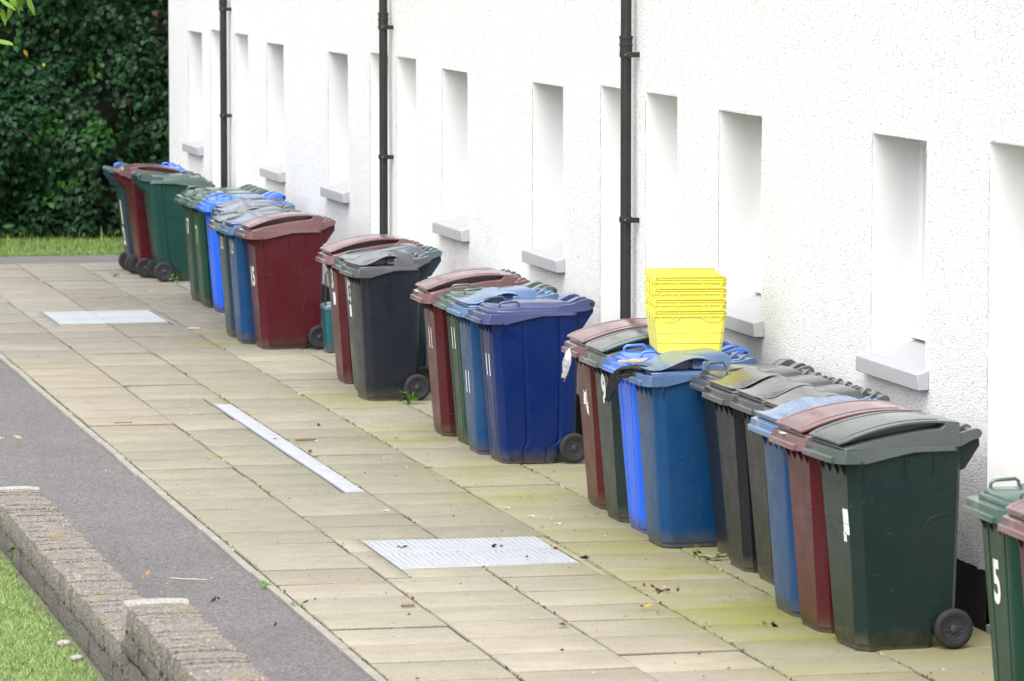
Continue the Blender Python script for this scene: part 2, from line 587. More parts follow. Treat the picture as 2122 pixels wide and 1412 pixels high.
# soiling with shade painted in at foot and pipes: splash, runs, drips under the sills
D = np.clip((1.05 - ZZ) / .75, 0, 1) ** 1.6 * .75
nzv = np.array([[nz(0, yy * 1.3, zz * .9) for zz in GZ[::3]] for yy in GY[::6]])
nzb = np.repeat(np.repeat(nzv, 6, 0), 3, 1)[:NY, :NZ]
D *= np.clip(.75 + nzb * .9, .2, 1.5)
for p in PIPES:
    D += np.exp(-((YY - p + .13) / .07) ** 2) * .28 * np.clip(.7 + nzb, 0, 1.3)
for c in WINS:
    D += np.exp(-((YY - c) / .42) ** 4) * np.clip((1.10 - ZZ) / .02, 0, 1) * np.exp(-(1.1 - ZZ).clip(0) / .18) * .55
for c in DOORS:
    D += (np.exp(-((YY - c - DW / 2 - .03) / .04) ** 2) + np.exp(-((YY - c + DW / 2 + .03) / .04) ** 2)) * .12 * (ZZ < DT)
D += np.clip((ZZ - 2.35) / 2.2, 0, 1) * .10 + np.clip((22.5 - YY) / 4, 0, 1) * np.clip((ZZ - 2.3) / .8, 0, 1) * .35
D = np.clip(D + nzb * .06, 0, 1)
idx = np.arange(NY * NZ).reshape(NY, NZ)
q = np.stack([idx[:-1, :-1], idx[:-1, 1:], idx[1:, 1:], idx[1:, :-1]], -1)[keep]
V = np.stack([XX, Y2 - 30, Z2], -1).reshape(-1, 3)
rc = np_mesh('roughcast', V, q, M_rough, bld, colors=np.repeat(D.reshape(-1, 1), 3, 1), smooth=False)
# thickness of the coat at its edges
b = MB()
b.box(-.013, .34, WY1 - 30, WY1 - 30 + .014, .3, WH)
b.build('render_edge', M_smooth, bld, smooth=0)
edges = [WY0] + [e for o in OPEN if o[2] == 0 for e in (o[0], o[1])] + [WY1]
for ya, yb in zip(edges[::2], edges[1::2]):
    b = MB()
    b.box(-.0125, .05, ya - 30, yb - 30, -.08, .298)
    b.build('plinth', M_plinth, bld, smooth=0)
# body of the house behind: gable, floor, back, roof
b = MB()
b.box(.34, 8, WY1 - 30 - .3, WY1 - 30, -.1, WH)
b.box(.34, 8, WY0 - 30, WY0 - 30 + .3, -.1, WH)
b.box(7.7, 8, WY0 - 29.7, WY1 - 30.3, -.1, WH)
b.box(.34, 7.7, WY0 - 29.7, WY1 - 30.3, 2.75, 2.95)
b.build('side_wall', M_smooth, bld, smooth=0)
b = MB()
b.loft([[(-.28, yy, WH), (-.28, yy, WH + .15), (4, yy, WH + 2.3), (8.3, yy, WH + .15), (8.3, yy, WH)] for yy in (WY0 - 30.2, WY1 - 29.8)])
b.build('roof', M_roof, bld, smooth=0)
for c in WINS:
    w = empty('window', (0, c - 30, 0)); w.parent = bld
    f = MB(); h = WW / 2
    zb = 1.345
    f.box(.245, .315, -h, -h + .065, zb, ZT); f.box(.245, .315, h - .065, h, zb, ZT)
    f.box(.247, .315, -h + .065, h - .065, ZT - .065, ZT); f.box(.247, .315, -h + .065, h - .065, zb, zb + .07)
    f.box(.258, .30, -h + .065, -h + .10, zb + .07, ZT - .065); f.box(.258, .30, h - .10, h - .065, zb + .07, ZT - .065)
    f.box(.21, .339, -h, h, 1.285, 1.343)
    f.build('frame', M_upvc, w, bevel=.004, seg=1)
    g = MB(); g.box(.27, .278, -h + .10, h - .10, zb + .07, ZT - .065); g.build('pane', M_glass, w, smooth=0)
    s = MB()
    s.prism([(-.078, 1.105), (-.078, 1.186), (-.0145, 1.205), (-.0145, 1.105)], -h - .07, h + .07)
    s.prism([(-.0146, 1.105), (-.0146, 1.2045), (.339, 1.297), (.339, 1.105)], -h + .001, h - .001)
    s.build('sill', M_sill, w, bevel=.003, seg=1)
for c in DOORS:
    d = empty('door', (0, c - 30, 0)); d.parent = bld
    h = DW / 2
    f = MB()
    f.box(.25, .33, -h, -h + .06, 0, DT); f.box(.25, .33, h - .06, h, 0, DT); f.box(.25, .33, -h + .06, h - .06, DT - .06, DT)
    f.build('frame', M_upvc, d, bevel=.004, seg=1)
    p = MB(); p.box(.27, .315, -h + .062, h - .062, .02, DT - .062)
    for zz in (.25, 1.2): p.box(.262, .272, -h + .15, h - .15, zz, zz + .8)
    lf = p.build('door_leaf', M_upvc, d, bevel=.004, seg=1)
    t = MB(); t.box(-.01, .34, -h, h, -.05, .03); t.build('threshold', M_sill, d, smooth=0)
# rooms behind the glass are closed off
b = MB(); b.box(.9, .92, WY0 - 29.7, WY1 - 30.3, 0, 2.75); b.build('inner_wall', simple('room_dark', (.08, .08, .08), .9), bld, smooth=0)

# drain pipes
kp = NT('black_pipe')
_v = kp.coord()
_c = kp.mix(kp.rng(kp.noise(_v, 9, 5), .4, .75, 0, .5), (.012, .012, .0135), (.03, .03, .032))
_sx = kp.n('SeparateXYZ'); _tc = kp.n('TexCoord'); kp.l(_tc.outputs['Object'], _sx.inputs[0])
_g = kp.math('MULTIPLY', kp.rng(kp.noise(kp.coord((30, 30, 2.0)), 1.5, 5, .7), .48, .68), kp.rng(_sx.outputs['Y'], -.02, -.055) if False else kp.rng(_sx.outputs['X'], -.03, -.10))
_g = kp.math('MULTIPLY', _g, kp.rng(_sx.outputs['Z'], 1.2, 2.6, .25, 1))
kp.base(kp.mix(kp.math('MULTIPLY', _g, .55), _c, (.05, .055, .012)))
kp.rough(.42)
M_pipe = kp.m
M_pinmetal = simple('zinc_bracket', (.35, .34, .32), .5, .6)
def drainpipe(y, label):
    t = empty('drainpipe', (-.014, y, 0), 0, label, 'drainpipe', 'black drainpipes on the white wall')
    r = .035
    cx = -.068
    def vt(b, r, z0, z1, n=20):
        b.loft([[(cx + r * math.cos(a), r * math.sin(a), z) for a in [2 * math.pi * k / n for k in range(n)]] for z in (z0, z1)])
    b = MB(); vt(b, r, .02, 5.55); b.build('pipe', M_pipe, t)
    b = MB()
    vt(b, r + .006, 2.66, 2.78); vt(b, r + .010, 2.72, 2.735); vt(b, r + .010, 2.765, 2.785)
    b.build('socket', M_pipe, t, bevel=.002, seg=1)
    for z in (1.60, 2.665, 4.3):
        b = MB()
        vt(b, r + .008, z - .018, z + .018)
        b.box(cx - .008, cx + .008, -r - .05, -r - .004, z - .014, z + .014)
        b.box(cx - .02, .0, -r - .062, -r - .046, z - .017, z + .017)
        br = b.build('bracket', M_pipe, t, bevel=.002, seg=1)
        s = MB(); s.tube([(cx - .012, -r - .030, z), (cx - .024, -r - .030, z)], .005, 8); s.build('screw', M_pinmetal, br)
drainpipe(PIPES[0], 'black drainpipe farthest along the wall, behind the green and bright blue bins')
drainpipe(PIPES[1], 'black drainpipe between the farther doorways, above burgundy lid beside grey bins')
drainpipe(PIPES[2], 'black drainpipe just left of the stacked yellow crates, mossy along one side')
drainpipe(PIPES[3], 'black drainpipe nearest the camera, outside the right edge of the view') if False else None

# ------------------------------------------------------------------ wheelie bins
M_tyre = simple('tyre_rubber', (.016, .016, .017), .75, var=.4, scale=20)
M_hub = simple('hub_plastic', (.035, .036, .045), .45, var=.3, scale=15)
M_white = simple('white_paint', (.78, .78, .77), .6, var=.08, scale=30)
M_cream = simple('cream_chalk_paint', (.62, .60, .47), .8, var=.2, scale=40)
M_yel = simple('yellow_tape', (.72, .70, .03), .5)
M_cyan = simple('blue_tape', (.05, .40, .75), .5)
M_label = simple('paper_sticker', (.76, .77, .78), .7, var=.06, scale=25)

def xf(z): return -.230 - .076 * z
def xb(z):
    pts = ((0, .150), (.10, .160), (.135, .245), (.16, .262), (.92, .272))
    for (a, p), (b_, q_) in zip(pts, pts[1:]):
        if z <= b_: return p + (q_ - p) * (z - a) / (b_ - a)
    return pts[-1][1]
def hw(z): return .203 + .047 * min(1, z / .92)

def section(z, typ, off=0.):
    a, c, h = xf(z) - off, xb(z) + off, hw(z) + off
    if typ == 'oct':
        k = .062; kr = .022
        p = [(a, -h + k), (a + k * .8, -h), (c - kr, -h), (c, -h + kr), (c, h - kr), (c - kr, h), (a + k * .8, h), (a, h - k)]
    elif typ == 'round':
        p = []
        for (sx, sy, r) in ((-1, -1, .075), (1, -1, .04), (1, 1, .04), (-1, 1, .075)):
            cx = (a + r) if sx < 0 else (c - r); cy = sy * (h - r)
            st = {(-1, -1): 180, (1, -1): 270, (1, 1): 0, (-1, 1): 90}[(sx, sy)]
            for i in range(6):
                t = R(st + 18 * i)
                p.append((cx + r * math.cos(t), cy + r * math.sin(t)))
    else:                                   # 'groove': ribbed panels with vertical grooves
        p = []
        k = .05; g = .009
        def run(p0, p1, nrm, fr):
            for f in fr:
                for df, dd in ((-.03, 0), (-.012, g), (.012, g), (.03, 0)):
                    t = f + df
                    p.append((p0[0] + (p1[0] - p0[0]) * t - nrm[0] * dd, p0[1] + (p1[1] - p0[1]) * t - nrm[1] * dd))
        p.append((a, -h + k)); p.append((a + k * .75, -h))
        run((a + k, -h), (c - .03, -h), (0, -1), (.30, .80)) if True else None
        p.append((c - .03, -h)); p.append((c, -h + .03)); p.append((c, h - .03)); p.append((c - .03, h))
        run((c - .03, h), (a + k, h), (0, 1), (.20, .70))
        p.append((a + k * .75, h)); p.append((a, h - k))
        run((a, h - k), (a, -h + k), (-1, 0), (.22, .78))
    return [(x, y, z) for x, y in p]

def bin_body(typ, mat, parent):
    b = MB()
    zs = (.0, .022, .03, .10, .135, .16, .3, .45, .62, .80, .976)
    b.loft([section(z, typ, -.006 if z < .025 else 0) for z in zs])
    # gussets under the front lip and the side ribs
    for yy in (-.155, -.055, .055, .155):
        b.prism([(xf(.91) - .036, .925), (xf(.84) - .0005, .845), (xf(.84) + .02, .845), (xf(.91) + .01, .925)], yy - .004, yy + .004)
    for s in (-1, 1):
        for xx, L, e, zt in ((-.245, .075, .020, .93), (-.02, .125, .009, .965), (.125, .125, .009, .975)):
            h0, h1 = hw(zt), hw(zt - L)
            b.loft([[(xx - .0035, s * (h0 + e), zt), (xx + .0035, s * (h0 + e), zt), (xx + .0035, s * (h0 - .01), zt), (xx - .0035, s * (h0 - .01), zt)],
                    [(xx - .0035, s * (h1 + e * .45), zt - L), (xx + .0035, s * (h1 + e * .45), zt - L), (xx + .0035, s * (h1 - .01), zt - L), (xx - .0035, s * (h1 - .01), zt - L)]])
        # hinge brackets at the back
        for yy in (.085, .205):
            b.prism([(.262, .86), (.30, .875), (.375, .985), (.372, 1.03), (.35, 1.04), (.262, .99)], s * yy - .008, s * yy + .008)
    if typ == 'oct':
        z = .615
        path = [(p[0], p[1], z) for p in section(z, 'oct')]
        b.tube([(path[2][0] - .41, path[2][1], z), path[1], path[0], path[7], path[6], (path[5][0] - .41, path[5][1], z)], .0024, 6)
        for s in (-1, 1):
            pts = [(xb(.66) - .02, .66), (.16, .655), (.115, .64), (.09, .60), (.083, .52), (.083, .3), (.083, .1), (.083, .04)]
            b.tube([(x, s * hw(zz), zz) for x, zz in pts], .0032, 6)
            pts = [(-.20, .155), (.0, .15), (.15, .145)]
            b.tube([(x, s * hw(zz), zz) for x, zz in pts], .002, 6)
    # axle
    b.tube([(.238, -.215, .098), (.238, .215, .098)], .013, 10)
    # axle cradle
    for s in (-1, 1):
        b.prism([(.13, .06), (.13, .18), (.25, .18), (.258, .15), (.258, .085), (.225, .06)], s * .15 - .03, s * .15 + .03)
    return b.build('body', mat, parent, bevel=.004, smooth=38)

def outline(front, back, h, k, kr=.03):
    return [(front, -h + k), (front + k * .75, -h), (back - kr, -h), (back, -h + kr), (back, h - kr), (back - kr, h), (front + k * .75, h), (front, h - k)]

def lid_base(b):
    """rim shared by every lid: deep skirt, stepped front lip"""
    h = .264
    def zb(x): return .918 if x < -.22 else .918 + .050 * min(1, (x + .22) / .24)
    xs = [-.385, -.346, -.22, -.10, .02, .232, .262]
    low, hi = [], []
    ring = [(-.370, -h + .052), (-.331, -h), (-.22, -h), (-.10, -h), (.02, -h), (.232, -h), (.262, -h + .03), (.262, h - .03), (.232, h), (.02, h), (-.10, h), (-.22, h), (-.331, h), (-.370, h - .052)]
    low = [(x, y, zb(x)) for x, y in ring]
    hi = [(x * 1.0 + (.004 if x < 0 else -.004), y * .985, .982 + .012 * max(0, (x + .385) / .65)) for x, y in ring]
    b.loft([low, hi])
    b.prism([(-.386, .920), (-.386, .946), (-.382, .951), (-.36, .951), (-.36, .920)], -h + .055, h - .055)

def arc_plate(b, zc, ze, x0, x1, h, th=.011, n=26, tongue=True):
    """arched plate: centre line height zc(x), edge height ze(x)"""
    rings = []
    for i in range(n + 1):
        x = x0 + (x1 - x0) * i / n
        hh = h
        if i == 0: hh = h - .022
        if i == 1: hh = h - .006
        c, e = zc(x), ze(x)
        ysn = (-1, -.9, -.6, 0, .6, .9, 1)
        up = [(x, hh * t, c + (e - c) * abs(t) ** 3) for t in ysn]
        dn = [(x, hh * t, c + (e - c) * abs(t) ** 3 - th) for t in ysn[::-1]]
        rings.append(up + dn)
    b.loft(rings)

def hump(b, zs, x0, x1, hb, ht, zbase=.985, n=20, nar=0.):
    """solid hump with sloping sides: top height zs(x), half width hb below and ht on top"""
    rings = []
    for i in range(n + 1):
        x = x0 + (x1 - x0) * i / n
        z = max(zs(x), zbase + .004)
        rings.append([(x, -hb, zbase), (x, -ht - .006, z - .006), (x, -ht + .006, z), (x, 0, z + .004), (x, ht - .006, z), (x, ht + .006, z - .006), (x, hb, zbase)])
    b.loft(rings)

def knuckles(b):
    for yy in (-.085, .085):
        b.prism([(.23, 1.0), (.23, 1.045), (.30, 1.05), (.335, 1.072), (.355, 1.077), (.374, 1.068), (.380, 1.05), (.37, 1.03), (.33, 1.02), (.28, 1.0)], yy - .011, yy + .011)
    for s in (-1, 1):
        b.prism([(.20, .985), (.20, 1.05), (.27, 1.052), (.33, 1.066), (.355, 1.07), (.374, 1.062), (.380, 1.046), (.37, 1.026), (.32, 1.01), (.27, .985)], s * .226 - .012, s * .226 + .012)
    b.box(.20, .285, -.214, .214, .99, 1.012)

def lid_arch(b):
    def zp(x):
        t = (x + .345) / .607
        return 1.020 + .094 * (1 - ((t - .74) / .74) ** 2)
    def gap(x):
        if x > .19: return 0.
        return (.022 + .020 * math.sin(math.pi * min(1, max(0, (x + .33) / .52)))) * min(1, (.19 - x) / .02 + .0)
    lid_base(b)
    hump(b, lambda x: zp(x) - .011 - gap(x), -.328, .19, .246, .236, n=22)
    hump(b, lambda x: zp(x) - .006, .186, .262, .246, .236, n=4)
    b.loft([[(x, -.15, .985), (x, -.15, zp(x) - .006), (x, .15, zp(x) - .006), (x, .15, .985)] for x in [-.30 + .0485 * i for i in range(11)]])
    arc_plate(b, lambda x: zp(x) + .003, zp, -.350, .262, .238)
    for s in (-1, 1):
        b.tube([(x, s * .178, zp(x) + .0025) for x in [-.33 + .05 * i for i in range(11)]], .0028, 6)
    knuckles(b)

def lid_wave(b):
    def lerp(p, x):                              # monotone-ish cubic through the control points
        if x <= p[0][0]: return p[0][1]
        if x >= p[-1][0]: return p[-1][1]
        m = []
        for i in range(len(p)):
            lo, hi = p[max(i - 1, 0)], p[min(i + 1, len(p) - 1)]
            m.append((hi[1] - lo[1]) / (hi[0] - lo[0]))
        for i, ((a, u), (c, v)) in enumerate(zip(p, p[1:])):
            if x <= c:
                d = c - a; t = (x - a) / d
                return (2 * t ** 3 - 3 * t ** 2 + 1) * u + (t ** 3 - 2 * t ** 2 + t) * d * m[i] + (-2 * t ** 3 + 3 * t ** 2) * v + (t ** 3 - t ** 2) * d * m[i + 1]
    PC = [(-.345, 1.018), (-.25, 1.030), (-.17, 1.048), (-.09, 1.067), (.0, 1.081), (.09, 1.089), (.17, 1.093), (.205, 1.087), (.245, 1.048), (.27, 1.042)]
    PE = [(-.345, 1.020), (-.30, 1.012), (-.25, 1.016), (-.18, 1.038), (-.10, 1.066), (-.03, 1.079), (.03, 1.074), (.06, 1.063)]
    lid_base(b)
    hump(b, lambda x: 1.000, -.318, .255, .245, .236, n=6)
    b.loft([[(x, -.10, .985), (x, -.09, lerp(PC, x) - .010), (x, .09, lerp(PC, x) - .010), (x, .10, .985)] for x in [-.28 + .045 * i for i in range(9)]])
    b.loft([[(x, -.17 * q, .985), (x, -.20 * q, lerp(PE, x) - .012), (x, .20 * q, lerp(PE, x) - .012), (x, .17 * q, .985)] for x, q in ((-.312, .93), (-.30, 1), (-.255, 1), (-.235, .9))])
    arc_plate(b, lambda x: lerp(PC, x), lambda x: lerp(PE, x), -.347, .058, .238, .008, n=30)
    # rear: concave shoulders flow into a raised middle block
    hump(b, lambda x: lerp([(.02, 1.05), (.045, 1.064), (.12, 1.040), (.2, 1.026), (.27, 1.026)], x), .02, .262, .247, .228, n=14)
    hump(b, lambda x: lerp(PC, x) - .001, -.03, .258, .200, .165, zbase=1.01, n=16)
    knuckles(b)

def lid_block(b):
    def zt(x):
        P = ((-.345, 1.006), (-.30, 1.02), (.0, 1.065), (.16, 1.098), (.20, 1.098), (.262, 1.045))
        for (a, u), (c, v) in zip(P, P[1:]):
            if x <= c: return u + (v - u) * (x - a) / (c - a)
        return P[-1][1]
    lid_base(b)
    hump(b, lambda x: 1.0, -.32, .255, .245, .236, n=6)
    arc_plate(b, zt, lambda x: zt(x) - .004, -.345, -.02, .224, .010)
    b.loft([[(x, -.19, .985), (x, -.185, zt(x) - .008), (x, .185, zt(x) - .008), (x, .19, .985)] for x in [-.32 + .05 * i for i in range(8)]])
    hump(b, lambda x: zt(x) - .001, -.10, .262, .246, .200, n=18)
    for s in (-1, 1):
        b.tube([(-.31, s * .20, 1.0), (-.30, s * .238, 1.004), (-.26, s * .244, 1.032), (-.18, s * .243, 1.045), (-.11, s * .243, 1.048)], .007, 8)
    knuckles(b)

def lid_flat(b):
    lid_base(b)
    def ring(o, z): return [(x, y, z) for x, y in outline(-.318 + o, .268 - o * .3, .240 - o, .062, .03)]
    b.loft([ring(0, .984), ring(0, 1.0), ring(.006, 1.008)])
    b.loft([ring(.016, 1.004), ring(.018, 1.019), ring(.028, 1.026)])
    def up(o, z): return [(-.17 + o * 1.9, -.165 + o, z), (-.12 + o * 1.4, -.215 + o, z), (.235 - o, -.205 + o, z), (.235 - o, .205 - o, z), (-.12 + o * 1.4, .215 - o, z), (-.17 + o * 1.9, .165 - o, z)]
    b.loft([up(0, 1.02), up(.022, 1.046), up(.034, 1.050)])
    for s in (-1, 1):
        yy = s * .205
        b.tube([(-.255, yy, 1.015), (-.252, yy, 1.043), (-.238, yy, 1.055), (-.14, yy, 1.060), (-.125, yy, 1.050), (-.12, yy, 1.02)], .0085, 8)
        b.prism([(.12, 1.0), (.14, 1.035), (.22, 1.040), (.30, 1.068), (.345, 1.072), (.372, 1.06), (.382, 1.042), (.374, 1.018), (.34, .995), (.26, .985)], s * .222 - .017, s * .222 + .017)
        b.prism([(.20, 1.0), (.22, 1.045), (.29, 1.075), (.335, 1.078), (.365, 1.062), (.372, 1.04), (.33, 1.01)], s * .12 - .035, s * .12 + .035)
    b.box(.20, .31, -.205, .205, .99, 1.02)

LIDS = {'arch': lid_arch, 'wave': lid_wave, 'block': lid_block, 'flat': lid_flat}
def wheel_into(parent, s):
    b = MB()
    y0, y1 = s * .2165, s * .2605
    yi = lambda t: y0 + (y1 - y0) * t
    b.lathe_y([(.058, yi(.10)), (.086, yi(.02)), (.095, yi(.12)), (.098, yi(.3)), (.098, yi(.72)), (.094, yi(.9)), (.085, yi(1.0)), (.066, yi(.98)), (.060, yi(.90)), (.058, yi(.55))], 0, 0, 32)
    w = b.build('wheel', M_tyre, parent, smooth=40)
    w.location = (.238, 0, .0985)
    h = MB()
    h.lathe_y([(.0585, yi(.2)), (.0585, yi(.86)), (.054, yi(.88)), (.050, yi(.70)), (.020, yi(.66)), (.019, yi(.90)), (.013, yi(.97)), (.003, yi(.98))], 0, 0, 28)
    for k in range(8):
        t = 2 * math.pi * k / 8 + .2
        c, sn = math.cos(t), math.sin(t)
        a, e = yi(.60), yi(.80)
        rg = []
        for r in (.016, .0535):
            rg.append([(r * c - .0028 * sn, a, r * sn + .0028 * c), (r * c + .0028 * sn, a, r * sn - .0028 * c), (r * c + .0028 * sn, e, r * sn - .0028 * c), (r * c - .0028 * sn, e, r * sn + .0028 * c)])
        h.loft(rg)
    h.build('wheel_hub', M_hub, w, smooth=40)

_proto = {}
def make_bin(kind, col, lidcol=None, fade=.3):
    """a prototype of one kind and colour; later ones are copies of it and of all its parts"""
    body, lid, xs, shear = kind + (1., 0.)[len(kind) - 2:]
    lidcol = lidcol or col
    key = (kind, col, lidcol, fade)
    if key in _proto:
        src = _proto[key]
        r = src.copy(); COL.objects.link(r)
        for ch in list(src.children):
            if ch.name.split('.')[0] in ('body', 'lid', 'wheel', 'hinge_pin'):
                c = ch.copy(); COL.objects.link(c); c.parent = r
                for g in list(ch.children):
                    if g.name.split('.')[0] in ('wheel_hub', 'pin_cap'):
                        d = g.copy(); COL.objects.link(d); d.parent = c
        return r
    t = empty('wheelie_bin')
    bin_body(body, plastic(col, fade), t)
    b = MB()
    LIDS[lid](b)
    b.build('lid', plastic(lidcol, min(.95, fade * 1.1), .32, True), t, bevel=.0028, smooth=42)
    if lid == 'flat':
        b = MB(); b.tube([(.356, -.244, 1.040), (.356, .244, 1.040)], .0125, 12)
        b.build('hinge_pin', M_tyre, t)
    else:
        b = MB(); b.tube([(.354, -.236, 1.050), (.354, .236, 1.050)], .0125, 12)
        b.build('hinge_pin', plastic(tuple(min(.7, c * 1.2 + .16) for c in lidcol), .3, .3), t)
    for ch in t.children:                      # shallower models, and models that lean out over their wheels
        for vert in ch.data.vertices:
            vert.co.x = vert.co.x * xs + shear * vert.co.z
    for s in (-1, 1): wheel_into(t, s)
    for ch in t.children:
        if ch.name.startswith('wheel'): ch.location.x *= xs
    _proto[key] = t
    return t

# ---- painted numbers and stickers on the front faces
_txt = {}
def text_polys(s, bold=.02):
    if (s, bold) in _txt: return _txt[(s, bold)]
    cu = bpy.data.curves.new('t', 'FONT')
    cu.body = s; cu.size = 1; cu.offset = bold; cu.resolution_u = 4; cu.space_character = .95
    ob = bpy.data.objects.new('t', cu); COL.objects.link(ob)
    dg = bpy.context.evaluated_depsgraph_get()
    me = bpy.data.meshes.new_from_object(ob.evaluated_get(dg))
    v = np.array([p.co[:2] for p in me.vertices]); f = [tuple(p.vertices) for p in me.polygons]
    bpy.data.objects.remove(ob); bpy.data.curves.remove(cu); bpy.data.meshes.remove(me)
    v -= v.min(0); wh = v.max(0); v = v / wh[1]
    _txt[(s, bold)] = (v, f, wh[0] / wh[1])
    return _txt[(s, bold)]

FRONT = (1., 0.)
def on_front(u, z, back=False, lift=.0022):
    """point on the front (or back) face, u to the reader's right"""
    xs, shear = FRONT
    if back: return (xb(z) * xs + shear * z + lift, u, z)
    return (xf(z) * xs + shear * z - lift, -u, z)

def paint_number(parent, s, uc, zc, h, aspect=1., mat=None, bold=.02, back=False, ragged=0., name='number'):
    global FRONT
    FRONT = SHAPE[parent.name]
    v, f, w = text_polys(s, bold)
    b = MB()
    pts = []
    for (a, c) in v:
        u = uc + (a - w / 2) * h * aspect; z = zc + (c - .5) * h
        if ragged: u += random.gauss(0, ragged); z += random.gauss(0, ragged)
        pts.append(on_front(u, z, back))
    b.add(pts, f)
    return b.build(name, mat or M_white, parent, smooth=0, recalc=False)

def sticker(parent, uc, zc, w, h, mat=None, torn=0., name='sticker', rot=0.):
    global FRONT
    FRONT = SHAPE[parent.name]
    n = 9
    ring = []
    base = []
    for i in range(n): base.append((-w / 2 + w * i / n, -h / 2))
    for i in range(n): base.append((w / 2, -h / 2 + h * i / n))
    for i in range(n): base.append((w / 2 - w * i / n, h / 2))
    for i in range(n): base.append((-w / 2, h / 2 - h * i / n))
    c, s_ = math.cos(rot), math.sin(rot)
    for (a, d) in base:
        a += random.gauss(0, torn); d += random.gauss(0, torn)
        ring.append(on_front(uc + a * c - d * s_, zc + a * s_ + d * c, lift=.0018))
    b = MB(); b.add(ring, [tuple(range(len(ring)))])
    return b.build(name, mat or M_label, parent, smooth=0, recalc=False)

BURG = (.068, .006, .0105); DGREEN = (.009, .022, .021); GREEN = (.004, .040, .024); BRIGHT = (.004, .105, .70); NAVY = (.0005, .014, .100)
BLUE = (.0010, .046, .142); BLACK = (.0085, .0100, .0140); DGREY = (.013, .0155, .024); SLATE = (.011, .036, .050); LBLUE = (.02, .08, .19)
OG, RW, GF, OW, RB = ('oct', 'arch'), ('round', 'wave', .88), ('groove', 'flat'), ('oct', 'wave'), ('round', 'block')
OF = ('oct', 'flat', .78, -.025)
OWS = ('oct', 'wave', .78, -.025)
RWS = ('round', 'wave', .78)
GFL, OGL, RBL = ('groove', 'flat', 1., .11), ('oct', 'arch', 1., .11), ('round', 'block', 1., .11)
G1 = 'wheelie bins at the right edge'; G2 = 'long row of bins below the yellow crates'; G3 = 'navy, blue, green and burgundy bins in the middle'
G4 = 'three bins left of the middle'; G5 = 'bins of the farther row'; G6 = 'farthest bins with wheels facing the path'
BINS, SHAPE = {}, {}
def place(key, kind, col, x, y, rz, label, group, lidcol=None, fade=.3, tilt=0.):
    o = make_bin(kind, col, lidcol, fade)
    o.location = (x, y, 0.0)
    o.rotation_euler = (0, 0, R(rz))
    tag(o, label, 'wheelie bin', group)
    BINS[key] = o
    SHAPE[o.name] = (kind + (1., 0.)[len(kind) - 2:])[2:]
    return o
# group 1
place('g5', GF, GREEN, -.54, 18.70, 0, 'glossy green wheelie bin with large white 5 at the right edge', G1, fade=.18)
place('b5', OG, BURG, -.59, 18.06, 0, 'burgundy wheelie bin cut off by the right edge, nearest the camera', G1, fade=.45)
# group 2
place('g1', OG, DGREEN, -0.6, 20.99, 3, 'dark green wheelie bin with torn white sticker, at the near end of the long row', G2, fade=.22)
place('bu', OG, BURG, -0.62, 21.53, 1, 'burgundy wheelie bin directly behind the near dark green bin with torn white sticker', G2, fade=.4)
place('bl', RW, BLUE, -0.63, 22.06, 0, 'blue wheelie bin with pale faded wavy lid between burgundy bin and grey-black bins', G2, LBLUE, .4)
place('kD', OWS, BLACK, -0.45, 22.6, 0, 'grey-black wheelie bin mostly hidden directly behind the blue bin with pale wavy lid', G2, fade=.26)
place('kC', OWS, BLACK, -0.445, 23.13, 0, 'grey-black wheelie bin, second behind the blue bin with pale wavy lid', G2, fade=.26)
place('kB', OWS, BLACK, -0.46, 23.66, 0, 'charcoal wheelie bin with wavy lid beside the flat-lidded black bin', G2, fade=.26)
place('kA', OF, BLACK, -0.39, 24.19, 0, 'black wheelie bin with flat loop-handled lid, right of the large blue bin', G2, fade=.26)
place('blu', RW, BLUE, -0.63, 24.73, 0, 'large blue wheelie bin with black plastic hanging from its lid', G2, fade=.3)
place('bb', GF, BRIGHT, -0.56, 25.31, 0, 'bright blue wheelie bin carrying the stack of yellow crates', G2, fade=.2)
place('g9', OG, DGREEN, -0.57, 25.84, 0, 'dark green wheelie bin with big white 9 on its front', G2, fade=.4)
place('bu2', OG, BURG, -0.54, 26.44, -1, 'burgundy wheelie bin at the far end of the long row, beside dark green 9', G2, fade=.45)
# group 3
place('navy', GF, NAVY, -0.62, 28.85, 1, 'glossy navy blue wheelie bin numbered 11', G3, fade=.12)
place('bl3', RW, BLUE, -0.685, 29.38, 0, 'mid blue wheelie bin with wavy lid between navy bin and green bin', G3, LBLUE, .3)
place('g11', GF, GREEN, -0.62, 29.92, 0, 'green wheelie bin numbered 11 between burgundy and mid blue bins', G3, fade=.32)
place('bu11', OG, BURG, -0.66, 30.52, -1, 'burgundy wheelie bin numbered 11 at left of the middle group', G3, fade=.45)
place('k3', OWS, BLACK, -0.5, 31.08, 0, 'dark grey wheelie bin hidden behind burgundy 11, only its lid showing', G3, fade=.26)
# group 4
place('dg', RWS, DGREY, -0.8, 32.9, 2, 'dark blue-grey wheelie bin with pale scooped lid, whole side showing', G4, fade=.32)
place('sl', RB, SLATE, -0.67, 33.5, 0, 'slate blue wheelie bin with white 13 and sticker behind the blue-grey bin', G4, fade=.35)
place('bu4', OG, BURG, -0.67, 34.2, 0, 'burgundy wheelie bin with white 13 and sticker beside teal caddy', G4, fade=.45)
